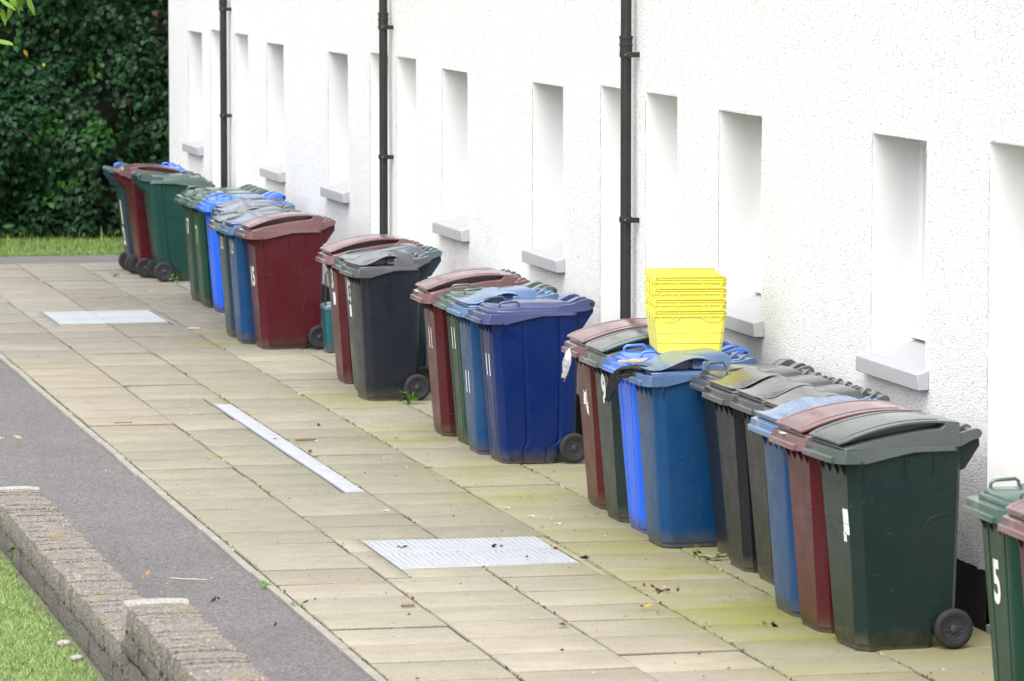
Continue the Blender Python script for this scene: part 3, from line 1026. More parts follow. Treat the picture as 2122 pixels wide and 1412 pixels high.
# group 5
place('bu5', OG, BURG, -0.82, 37.15, 1, 'burgundy wheelie bin numbered 15, whole side showing, near end of farther row', G5, fade=.3)
place('bl5', RW, BLUE, -0.93, 37.68, 0, 'blue wheelie bin numbered 13 just behind burgundy 15', G5, fade=.3)
place('sl5', RB, SLATE, -0.9, 38.22, 0, 'slate wheelie bin numbered 13 between two blue bins', G5, (.03, .055, .065), .4)
place('k5', OWS, BLACK, -0.8, 38.76, 0, 'dark grey wheelie bin squeezed between slate 13 and a blue bin', G5, fade=.26)
place('bl6', RW, BLUE, -0.74, 39.3, 0, 'blue wheelie bin with scooped wavy lid between two dark grey bins', G5, LBLUE, .3)
place('k6', OWS, BLACK, -0.68, 39.84, 0, 'dark grey wheelie bin directly behind the bright blue bin of farther row', G5, fade=.26)
place('bb5', GF, BRIGHT, -0.61, 40.8, 0, 'clean bright blue wheelie bin with flat lid beside the green 17 bins', G5, fade=.12)
place('g17b', GF, GREEN, -0.64, 41.4, 0, 'green wheelie bin with yellow and blue taped 17', G5, fade=.32)
place('g17a', GF, GREEN, -0.64, 41.97, 0, 'green wheelie bin with white 17 above a worn-off number', G5, fade=.32)
# group 6
place('g6', GFL, (.010, .050, .040), -0.585, 44.53, 181, 'green wheelie bin turned round, near one of the farthest group', G6, fade=.18)
place('bu6', OGL, BURG, -0.69, 45.09, 181, 'burgundy wheelie bin turned round between green and slate bins', G6, fade=.4)
place('sl6', RBL, SLATE, -0.72, 45.65, 180, 'slate wheelie bin turned round with cream painted digits', G6, fade=.35)
place('bb6', GFL, BRIGHT, -0.53, 46.22, 180, 'bright blue wheelie bin at the very back, showing only its lid', G6, fade=.2)

paint_number(BINS['g5'], '5', -.03, .63, .20, .72, bold=.035)
paint_number(BINS['b5'], '5', .02, .66, .17, .8, bold=.03)
sticker(BINS['g1'], .135, .625, .075, .125, torn=.002, rot=.06)
sticker(BINS['g1'], .11, .55, .04, .05, torn=.003)
paint_number(BINS['g9'], '9', .02, .775, .185, .9, bold=.05, ragged=.0015)
sticker(BINS['bu2'], -.01, .655, .065, .085, torn=.005, rot=-.2); sticker(BINS['bu2'], .045, .60, .055, .07, torn=.006, rot=.15); sticker(BINS['bu2'], .04, .675, .018, .07, torn=.004)
for kk, z, u in (('bu11', .665, 0), ('g11', .715, 0), ('bl3', .47, -.01), ('navy', .635, .0)):
    paint_number(BINS[kk], '11', u, z, .145, .85, bold=.012)
paint_number(BINS['bu4'], '3', .0, .80, .17, .9, M_cream, bold=.05, ragged=.002); sticker(BINS['bu4'], .03, .645, .10, .095)
paint_number(BINS['sl'], '13', .0, .755, .16, .9, bold=.04, ragged=.003); sticker(BINS['sl'], .02, .605, .12, .09)
paint_number(BINS['bu5'], '15', .0, .595, .165, .9, bold=.03, ragged=.003)
paint_number(BINS['bl5'], '13', .0, .815, .14, .95, M_cream, bold=.02)
paint_number(BINS['sl5'], '13', .02, .81, .12, .95, bold=.02)
paint_number(BINS['g17a'], '17', .02, .70, .155, .8, bold=.03)
paint_number(BINS['g17b'], '1', .05, .655, .17, .8, M_cyan, bold=.02); paint_number(BINS['g17b'], '7', -.03, .655, .17, .8, M_yel, bold=.015)
paint_number(BINS['sl6'], '1', .03, .61, .24, 1.1, M_cream, bold=.07, back=True); paint_number(BINS['sl6'], '2', .0, .37, .19, 1.1, M_cream, bold=.05, back=True)

def lid_mark(parent, x, y, z, w, h, mat, name='sticker'):
    b = MB(); b.box(x - w / 2, x + w / 2, y - h / 2, y + h / 2, z, z + .001)
    return b.build(name, mat, parent, smooth=0)
lid_mark(BINS['bu'], -.37, .02, .9832, .02, .07, M_label)
lid_mark(BINS['bu11'], -.37, .05, .9832, .02, .06, M_label)
lid_mark(BINS['bu5'], -.365, .05, .9835, .03, .06, M_label)

# ------------------------------------------------------------------ yellow crates
ky = NT('yellow_plastic'); _v = ky.coord()
ky.base(ky.mix(ky.noise(_v, 6), (.76, .72, .085), (.80, .77, .13))); ky.rough(.42)
ky.b.inputs['Subsurface Weight'].default_value = 0
M_yellow = ky.m
M_amber = simple('amber_plastic', (.72, .50, .03), .45, var=.1)
CH, CX, CY = .246, .209, .315
def crate(z, label, first):
    t = empty('crate', (-.525, 25.215, z), R(-9), label, 'crate', 'stack of yellow crates')
    def rect(x, y, zz, k=.018): return [(-x + k, -y, zz), (x - k, -y, zz), (x, -y + k, zz), (x, y - k, zz), (x - k, y, zz), (-x + k, y, zz), (-x, y - k, zz), (-x, -y + k, zz)]
    b = MB()
    o = lambda zz: (CX - .024 + .018 * zz / CH, CY - .026 + .018 * zz / CH)
    rings = []
    for zz, off in ((0, -.006), (.006, 0), (.055, .001), (.059, -.003), (.061, .003), (.115, .003), (.119, 0), (.121, .005), (CH - .004, .004)):
        x, yv = o(zz); rings.append(rect(x + off - .004, yv + off - .004, zz))
    inner = []
    for zz in (CH - .004, .004):
        x, yv = o(zz); inner.append(rect(x - .0075, yv - .0075, zz))
    b.loft(rings + inner)
    # rim: two ledges with ribs, drop-down handle frames
    for (z0, z1, e) in ((CH - .012, CH - .006, 0), (CH - .031, CH - .026, -.001)):
        xo, yo = CX + e, CY + e
        x, yv = o(z0)
        b.loft([rect(xo, yo, z0), rect(xo, yo, z1), rect(x - .006, yv - .006, z1), rect(x - .006, yv - .006, z0)], caps=False)
        n0 = len(b.v) - 32
        b.f += [(n0 + j, n0 + (j + 1) % 8, n0 + 24 + (j + 1) % 8, n0 + 24 + j) for j in range(8)]
    for s in (-1, 1):
        for i in range(7):
            xx = -CX + .02 + (2 * CX - .04) * i / 6
            b.box(xx - .0015, xx + .0015, s * (CY - .0205) if s > 0 else -CY + .001, s * (CY - .001) if s > 0 else -(CY - .0205), CH - .030, CH - .008)
        for i in range(12):
            yy = -CY + .02 + (2 * CY - .04) * i / 11
            b.box(s * (CX - .0195) if s > 0 else -CX + .001, s * (CX - .001) if s > 0 else -(CX - .0195), yy - .0015, yy + .0015, CH - .030, CH - .008)
            if i % 3 == 1:
                b.box(s * CX - .008 * (s > 0), s * CX + .008 * (s < 0), yy - .02, yy + .02, CH - .056, CH - .028)
        yb = s * (CY - .003)
        for m in (-1, 1):
            pts = [(m * .175, yb, CH - .03), (m * .17, yb, CH - .044), (m * .155, yb, CH - .056), (m * .092, yb, CH - .056), (m * .065, yb, CH - .032)]
            b.tube(pts, .0028, 6)
            b.tube([(m * .125, yb, CH - .056), (m * .10, yb, CH - .034)], .0024, 6)
    b.build('box', M_yellow, t, bevel=.0015, seg=1, smooth=35)
    for s in (-1, 1):
        h = MB()
        yy = s * (CY - .003)
        h.tube([(-CX + .012, yy, CH - .006), (-CX + .012, yy, CH + .003), (CX - .012, yy, CH + .003), (CX - .012, yy, CH - .006)], .0062, 8)
        h.build('bail_arm', M_amber, t)
Z0 = 1.0565
for i, lb in enumerate(('lowest yellow crate, resting on the bright blue bin lid', 'second yellow crate from the bottom of the stack', 'third yellow crate from the bottom of the stack', 'topmost yellow crate, open, at the top of the stack')):
    crate(Z0 + .064 * i, lb, i == 0)

# ------------------------------------------------------------------ teal food caddy
TEAL = (.012, .095, .11)
ct = empty('food_caddy', (-.465, 36.66, 0), 0, 'small teal food waste caddy with raised black handle between burgundy bins', 'caddy')
b = MB()
rr = lambda x, yv, z, k=.02: [(-x + k, -yv, z), (x - k, -yv, z), (x, -yv + k, z), (x, yv - k, z), (x - k, yv, z), (-x + k, yv, z), (-x, yv - k, z), (-x, -yv + k, z)]
b.loft([rr(.108, .10, 0), rr(.112, .104, .015), rr(.128, .12, .36)])
b.tube([(-.11, -.107, .16), (-.04, -.107, .15), (.02, -.109, .175), (.11, -.111, .18)], .004, 6)
b.build('body', plastic(TEAL, .3), ct, bevel=.003)
b = MB()
b.loft([rr(.135, .127, .352), rr(.136, .128, .380), rr(.122, .114, .395), rr(.05, .05, .412)])
b.build('lid', plastic(TEAL, .35, .36, True), ct, bevel=.003)
b = MB()
b.tube([(-.13, -.10, .37)] + [(-.13 + .012 * math.sin(t), -.10 + .10 * (1 - math.cos(t)) * .5 * 2 * .5, .37 + .28 * math.sin(min(t, math.pi / 2))) for t in (.4, .9, 1.3)] + [(-.09, -.03, .662), (-.02, .0, .668), (.05, .02, .66), (.11, .06, .55), (.128, .09, .37)], .006, 8)
b.build('handle', M_tyre, ct)

# ------------------------------------------------------------------ rubbish caught on the bins
M_clear = simple('pale_plastic_film', (.55, .52, .54), .35, var=.25, scale=30)
M_bag = simple('black_bag_film', (.008, .008, .009), .28, var=.4, scale=30)
M_card = simple('torn_cardboard', (.42, .31, .19), .8, var=.5, scale=25)
def rag(name, pts, w0, w1, mat, label, cat, amp=.012, n=10):
    """crumpled strip along a path, with thickness"""
    pts = [Vector(p) for p in pts]
    rows = []
    m = 24
    for i in range(m + 1):
        t = i / m * (len(pts) - 1)
        k = min(int(t), len(pts) - 2)
        p = pts[k].lerp(pts[k + 1], t - k)
        d = (pts[k + 1] - pts[k]).normalized()
        sd_ = d.cross(Vector((1, .15, .1))).normalized()
        w = w0 + (w1 - w0) * i / m
        rows.append([p + sd_ * w * (j / n - .5) + Vector((1, 0, .2)) * (amp * math.sin(j * 1.05 + i * .3) + .5 * amp * nz(i * .5, j * .9, 3.1)) for j in range(n + 1)])
    b = MB(); b.loft(rows, caps=False, closed=False)
    o = b.build(name, mat, smooth=60)
    md = o.modifiers.new('thick', 'SOLIDIFY'); md.thickness = .0015
    return tag(o, label, cat)
rag('plastic_film', [(-.955, 26.19, .985), (-.985, 26.18, .972), (-.998, 26.17, .92), (-1.0, 26.20, .86), (-1.005, 26.235, .80)], .05, .075, M_clear, 'torn pale plastic film hanging from the burgundy lid beside dark green 9', 'plastic film')
rag('bag_tail', [(-.90, 24.62, 1.0), (-.96, 24.70, .995), (-1.02, 24.80, .965), (-1.045, 24.86, .90), (-1.06, 24.92, .80)], .05, .09, M_bag, 'black plastic bag tail hanging out of the large blue bin', 'plastic bag')
cb = MB()
rows = []
for i in range(15):
    t = i / 14
    x = -.955 + .33 * t
    rows.append([(x + .004 * math.sin(5 * i), 25.085 - .006 * math.sin(i * 1.3) - (.02 if 2 < i < 12 else 0), .9965 + .004 * math.sin(i * .9)), (x, 25.092, 1.012 + .010 * math.sin(math.pi * t) + .004 * math.sin(i * 2.1)), (x, 25.108, 1.008)])
cb.loft(rows, caps=False, closed=False)
o = cb.build('cardboard_scrap', M_card, smooth=60); o.modifiers.new('thick', 'SOLIDIFY').thickness = .003
tag(o, 'torn brown cardboard poking out along the bright blue bin lid', 'cardboard')

# ------------------------------------------------------------------ low stone wall (two stepped lengths)
def stone_mat(name, a, bcol, lich=True):
    k = NT(name); v = k.coord(rand=False)
    c = k.ramp(k.noise(v, 9, 6, .7), [(.3, a), (.7, bcol)])
    g = k.noise(v, 75, 3, .6)
    c = k.mix(k.rng(g, .35, .65), k.mix(.5, c, (.04, .037, .034)), k.mix(.25, c, (.6, .56, .52)))
    if lich:
        c = k.mix(k.rng(k.noise(v, 4.5, 5, .7), .60, .68, 0, .7), c, (.30, .20, .03))
        vo = k.n('TexVoronoi'); vo.inputs['Scale'].default_value = 20; k.l(v, vo.inputs['Vector'])
        c = k.mix(k.rng(vo.outputs['Distance'], .12, .08, 0, .7), c, (.66, .64, .60))
    k.base(c); k.rough(.95); k.bump(k.math('ADD', k.noise(v, 30, 5, .7), g), .9, .02)
    return k.m
M_cope = stone_mat('coping_stone', (.14, .122, .098), (.285, .255, .215))
M_face = stone_mat('wall_stone', (.045, .040, .030), (.135, .12, .095))
M_pale = stone_mat('pale_stone', (.42, .39, .36), (.55, .52, .48), False)
def low_wall(ya, yb, ztop, label, pale=True):
    t = empty('garden_wall', (-4.36, (ya + yb) / 2, 0), 0, label, 'garden wall', 'stepped low stone garden wall')
    oy = (ya + yb) / 2
    # rough body: two courses of stones
    def stone(b, x0, x1, y0, y1, z0, z1, amp):
        nx, ny, nzz = 4, max(3, int((y1 - y0) / .05)), max(3, int((z1 - z0) / .05))
        seed = random.uniform(0, 99)
        def pt(x, y, z):
            # round the arrises, roughen the faces
            c = Vector(((x0 + x1) / 2, (y0 + y1) / 2, (z0 + z1) / 2)); hx, hy, hz = (x1 - x0) / 2, (y1 - y0) / 2, (z1 - z0) / 2
            u = Vector(((x - c.x) / hx, (y - c.y) / hy, (z - c.z) / hz))
            cnt = sum(abs(q) > .99 for q in u)
            k = .006 * (cnt - 1) if cnt > 1 else 0
            p = Vector((x, y, z))
            for a in range(3):
                if abs(u[a]) > .99: p[a] -= math.copysign(k, u[a])
            nn = Vector((nz(x * 9 + seed, y * 9, z * 9), nz(x * 9, y * 9 + seed, z * 9), nz(x * 9, y * 9, z * 9 + seed)))
            return p + nn * amp
        faces = [('x', x0), ('x', x1), ('y', y0), ('y', y1), ('z', z0), ('z', z1)]
        for ax, val in faces:
            if ax == 'x': g = [[(val, y0 + (y1 - y0) * i / ny, z0 + (z1 - z0) * j / nzz) for j in range(nzz + 1)] for i in range(ny + 1)]
            elif ax == 'y': g = [[(x0 + (x1 - x0) * i / nx, val, z0 + (z1 - z0) * j / nzz) for j in range(nzz + 1)] for i in range(nx + 1)]
            else: g = [[(x0 + (x1 - x0) * i / nx, y0 + (y1 - y0) * j / ny, val) for j in range(ny + 1)] for i in range(nx + 1)]
            b.loft([[pt(*q) for q in row] for row in g], caps=False, closed=False)
    b = MB()
    z0 = -.12
    zc = ztop - .14
    zs = [z0, (z0 + zc) / 2, zc] if ztop < .4 else [z0, z0 + .20, z0 + .37, zc]
    for c in range(len(zs) - 1):
        y = ya
        while y < yb - .05:
            L = min(random.uniform(.26, .5), yb - y)
            stone(b, -.145 + random.uniform(-.006, .006), .145 + random.uniform(-.006, .006), y - oy + .005, y + L - oy - .005, zs[c] + .003, zs[c + 1] - .003, .009)
            y += L
    b.build('stonework', M_face, t, smooth=60, recalc=True)
    m = MB(); m.box(-.128, .128, ya - oy + .02, yb - oy - .02, z0, ztop - .03); m.build('mortar', M_joint, t, smooth=0)
    b = MB(); bp = MB()
    y = ya
    ends = []
    while y < yb - .03:
        L = min(random.uniform(.06, .12), yb - y)
        if yb - (y + L) < .06: L = yb - y
        last = y + L > yb - .02
        stone(bp if last and pale else b, -.150 + random.uniform(-.004, .004), .150 + random.uniform(-.004, .004), y - oy + .006, y + L - oy - .006, zc - .002 + random.uniform(-.004, .004), ztop + random.uniform(-.010, .004) + (.006 if last else 0), .0065)
        y += L
    b.build('coping', M_cope, t, smooth=60, recalc=True)
    if pale: bp.build('end_stone', M_pale, t, smooth=60, recalc=True)
low_wall(19.98, 25.75, .30, 'lower farther length of the mossy stone garden wall')
low_wall(13.5, 19.97, .50, 'taller nearer length of the mossy stone garden wall')

# ------------------------------------------------------------------ grass
kg = NT('grass_blades'); 
kg.base(kg.mix(kg.rng(kg.noise(kg.coord(rand=False), 2.0, 4), .35, .65), attr(kg), kg.mix(.35, attr(kg), (.16, .19, .04))))
kg.rough(.55); kg.b.inputs['Specular IOR Level'].default_value = .3
M_grass = kg.m
def grass(name, pts, z, h0, h1, wid, cols, lean=.5):
    n = len(pts)
    ang = rng.uniform(0, 2 * np.pi, n); h = rng.uniform(h0, h1, n); la = rng.uniform(0, 2 * np.pi, n); lr = rng.uniform(.1, lean, n) * h
    w = rng.uniform(.6, 1.2, n) * wid
    dx, dy = np.cos(ang) * w, np.sin(ang) * w
    bx, by = pts[:, 0], pts[:, 1]
    lx, ly = np.cos(la) * lr, np.sin(la) * lr
    V = np.empty((n, 5, 3))
    V[:, 0] = np.c_[bx - dx, by - dy, np.full(n, z)]
    V[:, 1] = np.c_[bx + dx, by + dy, np.full(n, z)]
    V[:, 2] = np.c_[bx + dx * .7 + lx * .35, by + dy * .7 + ly * .35, z + h * .6]
    V[:, 3] = np.c_[bx - dx * .7 + lx * .35, by - dy * .7 + ly * .35, z + h * .6]
    V[:, 4] = np.c_[bx + lx, by + ly, z + h]
    o = np.arange(n)[:, None] * 5
    F = np.concatenate([o + np.array([[0, 1, 2]]), o + np.array([[0, 2, 3]]), o + np.array([[3, 2, 4]])])
    c0, c1 = np.array(cols[0]), np.array(cols[1])
    t = rng.uniform(0, 1, (n, 1)); C = c0 + (c1 - c0) * t
    ob = np_mesh(name, V.reshape(-1, 3), F, M_grass, colors=np.repeat(C, 5, 0))
    return tag(ob, kind='stuff')
sheet('lawn_soil', -16, -4.50, 8, 46.9, .035, M_soil)
P = np.c_[rng.uniform(-5.45, -4.50, 110000), rng.uniform(17, 26, 110000)]
Q = np.c_[rng.uniform(-9, -4.50, 70000), rng.uniform(15, 40, 70000)]
P = np.r_[P, Q[(Q[:, 0] < -5.45) | (Q[:, 1] > 26)]]
P = P[(P[:, 0] < -4.53) & (rng.uniform(0, 1, len(P)) < np.clip((-4.50 - P[:, 0]) / .12, .25, 1))]
tag(grass('lawn_grass', P, .03, .012, .032, .0026, ((.20, .30, .09), (.28, .39, .15)), 1.3), 'short bright green lawn beside the low stone wall', 'grass')
P = np.c_[rng.uniform(-8, .3, 60000), rng.uniform(8, 17, 60000)]
P = np.c_[rng.uniform(-5.0, 2.0, 52000), 48.30 + 3.0 * rng.uniform(0, 1, 52000) ** 1.3]
tag(grass('verge_grass', P, -.05, .035, .075, .005, ((.13, .22, .05), (.21, .31, .10)), .9), 'strip of longer grass in front of the ivy hedge', 'grass')
P = np.c_[rng.uniform(-5.0, 1.5, 2500), rng.uniform(49.3, 50.3, 2500)][:500]
tag(grass('verge_grass', P, -.05, .12, .24, .004, ((.12, .20, .03), (.26, .36, .09)), .6), 'taller tufts of grass at the foot of the ivy hedge', 'grass')

# ------------------------------------------------------------------ ivy hedge
def leaf_mat(name, rough=.36, trans=.12):
    k = NT(name)
    c = attr(k)
    k.base(c); k.rough(rough); k.b.inputs['Specular IOR Level'].default_value = .14
    return k.m
M_ivy = leaf_mat('ivy_leaf')
M_leaf = leaf_mat('tree_leaf', .4)
M_twig = simple('twig_bark', (.075, .055, .038), .9, var=.4, scale=20)
IVY = np.array([(0, 0), (.26, -.14), (.50, .02), (.36, .24), (.46, .52), (.20, .56), (0, 1.0), (-.20, .56), (-.46, .52), (-.36, .24), (-.50, .02), (-.26, -.14)])
OVAL = np.array([(0, 0), (.16, .12), (.27, .36), (.24, .62), (.10, .86), (0, 1.05), (-.10, .86), (-.24, .62), (-.27, .36), (-.16, .12)])
def leaves(name, shape, P, N, T, S, C, mat, parent=None, fold=.12):
    """one flat-folded leaf of the outline at each P; N face normal, T direction of the tip"""
    n, m = len(P), len(shape)
    N = N / np.linalg.norm(N, axis=1, keepdims=True)
    T = T - N * (T * N).sum(1, keepdims=True); T /= np.linalg.norm(T, axis=1, keepdims=True)
    B = np.cross(T, N)
    mid = np.array([(0, .42)])
    sh = np.r_[shape, mid]
    V = P[:, None] + S[:, None, None] * (sh[None, :, 0:1] * B[:, None] + sh[None, :, 1:2] * T[:, None] - (np.abs(sh[None, :, 0:1]) * fold * 2 + (sh[None, :, 1:2] ** 2) * fold) * N[:, None])
    o = (np.arange(n) * (m + 1))[:, None]
    F = np.concatenate([o + np.array([[j, (j + 1) % m, m]]) for j in range(m)])
    return np_mesh(name, V.reshape(-1, 3), F, mat, parent, colors=np.repeat(C, m + 1, 0), smooth=True)
hedge = empty('ivy_hedge', (-2, 51, 0), 0, 'tall dense dark ivy hedge behind the grass verge', 'hedge')
nL = 34000
hx = rng.uniform(-5.2, 2.6, nL); hz = rng.uniform(0, 3.15, nL)
# denser in the strip the gap beside the house opens onto
def bulge(x, z):
    return .34 * nz(x * 1.0, z * 1.2, 5.) + .22 * nz(x * 2.3, z * 2.6, 9.) + .10 * nz(x * 6, z * 6, 2.)
bl_ = np.array([bulge(a, c) for a, c in zip(hx, hz)])
hole = np.array([nz(a * 1.25, c * 1.5, 21.) for a, c in zip(hx, hz)])
keepm = ~((hole > .30) & (rng.uniform(0, 1, nL) < .8))
lean = np.clip((hz - .3) * .12, 0, .5)
yb_ = 50.95 - bl_ + lean * .6 + rng.uniform(-.06, .22, nL) - .25 * np.clip(hz / .6, 0, 1)
P = np.c_[hx, yb_, hz]
eps_ = .08
gx = np.array([(bulge(a + eps_, c) - bulge(a - eps_, c)) / (2 * eps_) for a, c in zip(hx, hz)])
gz = np.array([(bulge(a, c + eps_) - bulge(a, c - eps_)) / (2 * eps_) for a, c in zip(hx, hz)])
N = np.c_[-gx * .8, -np.ones(nL), -gz * .8 + .55] + rng.normal(0, .48, (nL, 3))
T = np.c_[rng.normal(0, .55, nL), rng.normal(-.25, .3, nL), -np.ones(nL) * .9 + rng.normal(0, .35, nL)]
S = rng.uniform(.05, .092, nL)
g = rng.uniform(0, 1, (nL, 1))
C = np.array((.005, .019, .007)) + g * np.array((.010, .034, .010))
fresh = (np.array([nz(a * 2.2, c * 2.2, 40.) for a, c in zip(hx, hz)]) > .25) & (rng.uniform(0, 1, nL) < .6)
C[fresh] = np.array((.022, .072, .013)) * rng.uniform(.7, 1.5, (fresh.sum(), 1))
br = (hole > .2) & (rng.uniform(0, 1, nL) < .015); C[br] = (.07, .028, .012)
ye = rng.uniform(0, 1, nL) < .0008; C[ye] = (.42, .34, .03)
leaves('ivy_leaves', IVY, P[keepm], N[keepm], T[keepm], S[keepm], C[keepm], M_ivy, hedge).location = (2, -51, 0)
# dark stems, and an added backing coloured near-black for the shade between leaves
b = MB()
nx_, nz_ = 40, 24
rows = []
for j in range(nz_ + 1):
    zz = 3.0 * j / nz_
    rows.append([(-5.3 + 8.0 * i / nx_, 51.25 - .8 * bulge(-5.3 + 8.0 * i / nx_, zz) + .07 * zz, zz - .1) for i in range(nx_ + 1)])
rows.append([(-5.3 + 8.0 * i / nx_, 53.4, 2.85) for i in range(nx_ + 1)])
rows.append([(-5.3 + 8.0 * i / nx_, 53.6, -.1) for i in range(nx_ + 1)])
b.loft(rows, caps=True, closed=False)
core = b.build('added_shade_backing', simple('ivy_gap_shade', (.006, .009, .006), 1, var=.5, scale=14), hedge, smooth=0); core.location = (2, -51, 0)
b = MB()
for i in range(26):
    x, z = random.uniform(-4.5, 1.5), random.uniform(.2, 2.9)
    p = Vector((x, 50.95 - bulge(x, z) + .02, z)); pts = [p]
    d = Vector((random.gauss(0, .8), random.gauss(-.05, .2), random.gauss(0, .5))).normalized()
    for k in range(6):
        d = (d + Vector((random.gauss(0, .3), random.gauss(0, .12), random.gauss(-.05, .3)))).normalized(); pts.append(pts[-1] + d * .09)
    b.tube(pts, .006, 5, .002)
st = b.build('stems', M_twig, hedge); st.location = (2, -51, 0); st['kind'] = 'stuff'

# small shrub at the hedge foot on the left
sh = empty('shrub', (-2.25, 50.0, 0), 0, 'small pale-leaved shrub at the left foot of the ivy hedge', 'shrub')
n = 130
P = np.c_[rng.normal(0, .18, n), rng.normal(0, .12, n), np.abs(rng.normal(.28, .16, n))]
N = np.c_[rng.normal(0, .4, n), -np.ones(n) * .7, rng.uniform(.4, 1.2, n)]; T = np.c_[rng.normal(0, 1, n), rng.normal(-.3, .4, n), rng.normal(-.1, .4, n)]
leaves('foliage', OVAL, P, N, T, rng.uniform(.10, .16, n), np.array((.028, .075, .032)) * rng.uniform(.6, 1.5, (n, 1)), M_leaf, sh)
b = MB()
for i in range(12):
    a = rng.uniform(-1, 1, 2); b.tube([(0, 0, -.05), (a[0] * .12, a[1] * .08, .2), (a[0] * .26, a[1] * .16, .42)], .007, 5, .003)
b.build('stem', M_twig, sh)

# ------------------------------------------------------------------ tree reaching in at the top left
tr = empty('tree', (-6.6, 36.6, 0), 0, 'bright green tree whose leaves hang in at the top left corner', 'tree')
b = MB()
b.tube([(0, 0, -.1), (.03, .02, .8), (-.04, .05, 1.8), (.05, .03, 2.9), (.1, .0, 4.1), (.05, .1, 5.4)], .15, 10, .04)
limbs = [[(.05, .03, 2.7), (.8, -.1, 3.2), (1.9, -.3, 3.45), (2.8, -.5, 3.35), (3.22, -.56, 3.12)], [(.0, .03, 2.9), (-.9, .4, 3.6), (-1.7, .8, 4.0)], [(.1, 0, 3.6), (.7, .9, 4.3), (1.2, 1.6, 4.7)], [(.1, 0, 3.9), (.6, -.9, 4.6), (.8, -1.6, 5.0)], [(.05, 0, 4.4), (-.5, -.6, 5.3), (-.8, -1.0, 5.8)]]
for l in limbs: b.tube(l, .055, 8, .012)
b.build('trunk', simple('tree_bark', (.10, .08, .06), .95, var=.4, scale=14), tr)
lp = []
for l in limbs + [[(.05, .1, 4.6), (.05, .1, 5.6)]]:
    for k in range(340):
        t = random.uniform(.35, 1) * (len(l) - 1); i = min(int(t), len(l) - 2)
        p = Vector(l[i]).lerp(Vector(l[i + 1]), t - i)
        lp.append(p + Vector((random.gauss(0, .28), random.gauss(0, .28), random.gauss(.15, .25))))
lp = np.array([p for p in lp if not (p[0] > 2.9 and p[2] < 3.22)])
tip = np.array([(3.27, -.62, 2.86), (3.33, -.60, 2.84), (3.24, -.58, 2.88), (3.40, -.60, 2.90), (3.46, -.62, 2.95), (3.30, -.60, 2.93), (3.52, -.60, 2.95), (3.37, -.57, 2.94), (3.29, -.62, 2.60), (3.20, -.6, 2.9), (3.14, -.58, 2.8)])
P = np.r_[lp, tip]; n = len(P)
N = np.c_[rng.normal(0, .5, n), rng.normal(-.5, .5, n), rng.uniform(.1, 1, n)]; T = np.c_[rng.normal(.15, .35, n), rng.normal(0, .3, n), -np.ones(n)]
leaves('foliage', OVAL, P, N, T, np.r_[rng.uniform(.09, .14, n - len(tip)), rng.uniform(.14, .18, len(tip))], np.array((.13, .25, .03)) * rng.uniform(.6, 1.25, (n, 1)), M_leaf, tr)

# ------------------------------------------------------------------ weeds
M_weed = leaf_mat('weed_leaf', .45)
def weed(x, y, h, n, s, col, label, spread=.06, oval=True, group='weeds in the paving joints'):
    t = empty('weed', (x, y, 0), random.uniform(0, 6), label, 'weed', group)
    b = MB(); P = []; T = []
    for i in range(max(2, n // 4)):
        a = random.uniform(0, 6.28); r = random.uniform(.3, 1) * spread
        tip_ = Vector((math.cos(a) * r, math.sin(a) * r, h * random.uniform(.6, 1)))
        b.tube([(0, 0, -.01), tip_ * .5 + Vector((0, 0, h * .1)), tip_], .0022, 5, .0012)
        for q in range(4):
            f = random.uniform(.3, 1); P.append(tuple(tip_ * f)); T.append((math.cos(a) + random.gauss(0, .7), math.sin(a) + random.gauss(0, .7), random.gauss(.15, .4)))
    b.build('stem', M_weed2, t)
    P = np.array(P); T = np.array(T); m = len(P)
    N = np.c_[rng.normal(0, .4, m), rng.normal(-.3, .4, m), np.ones(m)]
    leaves('foliage', OVAL, P, N, T, rng.uniform(.7, 1.2, m) * s, np.array(col) * rng.uniform(.7, 1.4, (m, 1)), M_weed, t)
M_weed2 = simple('weed_stem', (.14, .24, .04), .6)
weed(-.70, 32.43, .12, 16, .06, (.10, .22, .035), 'bright green weed in front of the blue-grey bin wheel', .09)
weed(-.735, 24.12, .10, 10, .05, (.075, .17, .025), 'upright green weed at the foot of the large blue bin', .03)
weed(-.66, 24.03, .04, 12, .055, (.27, .30, .09), 'pale yellow-green weed below the large blue bin', .06)
weed(-.72, 44.15, .10, 8, .045, (.08, .18, .025), 'small weed beside the far green bin wheel', .06)
weed(-3.215, 23.60, .025, 14, .03, (.08, .19, .03), 'low green weed on the kerb, farther of the two by the road', .06)
weed(-3.205, 22.82, .025, 10, .028, (.08, .19, .03), 'low green weed on the kerb, nearer of the two by the road', .05)
weed(-1.23, 45.0, .05, 8, .05, (.15, .28, .05), 'pale weed beside the far slate bin wheels', .06)
weed(-4.54, 24.0, .22, 8, .05, (.16, .30, .04), 'thin weed growing up the lawn side of the stone wall', .03)

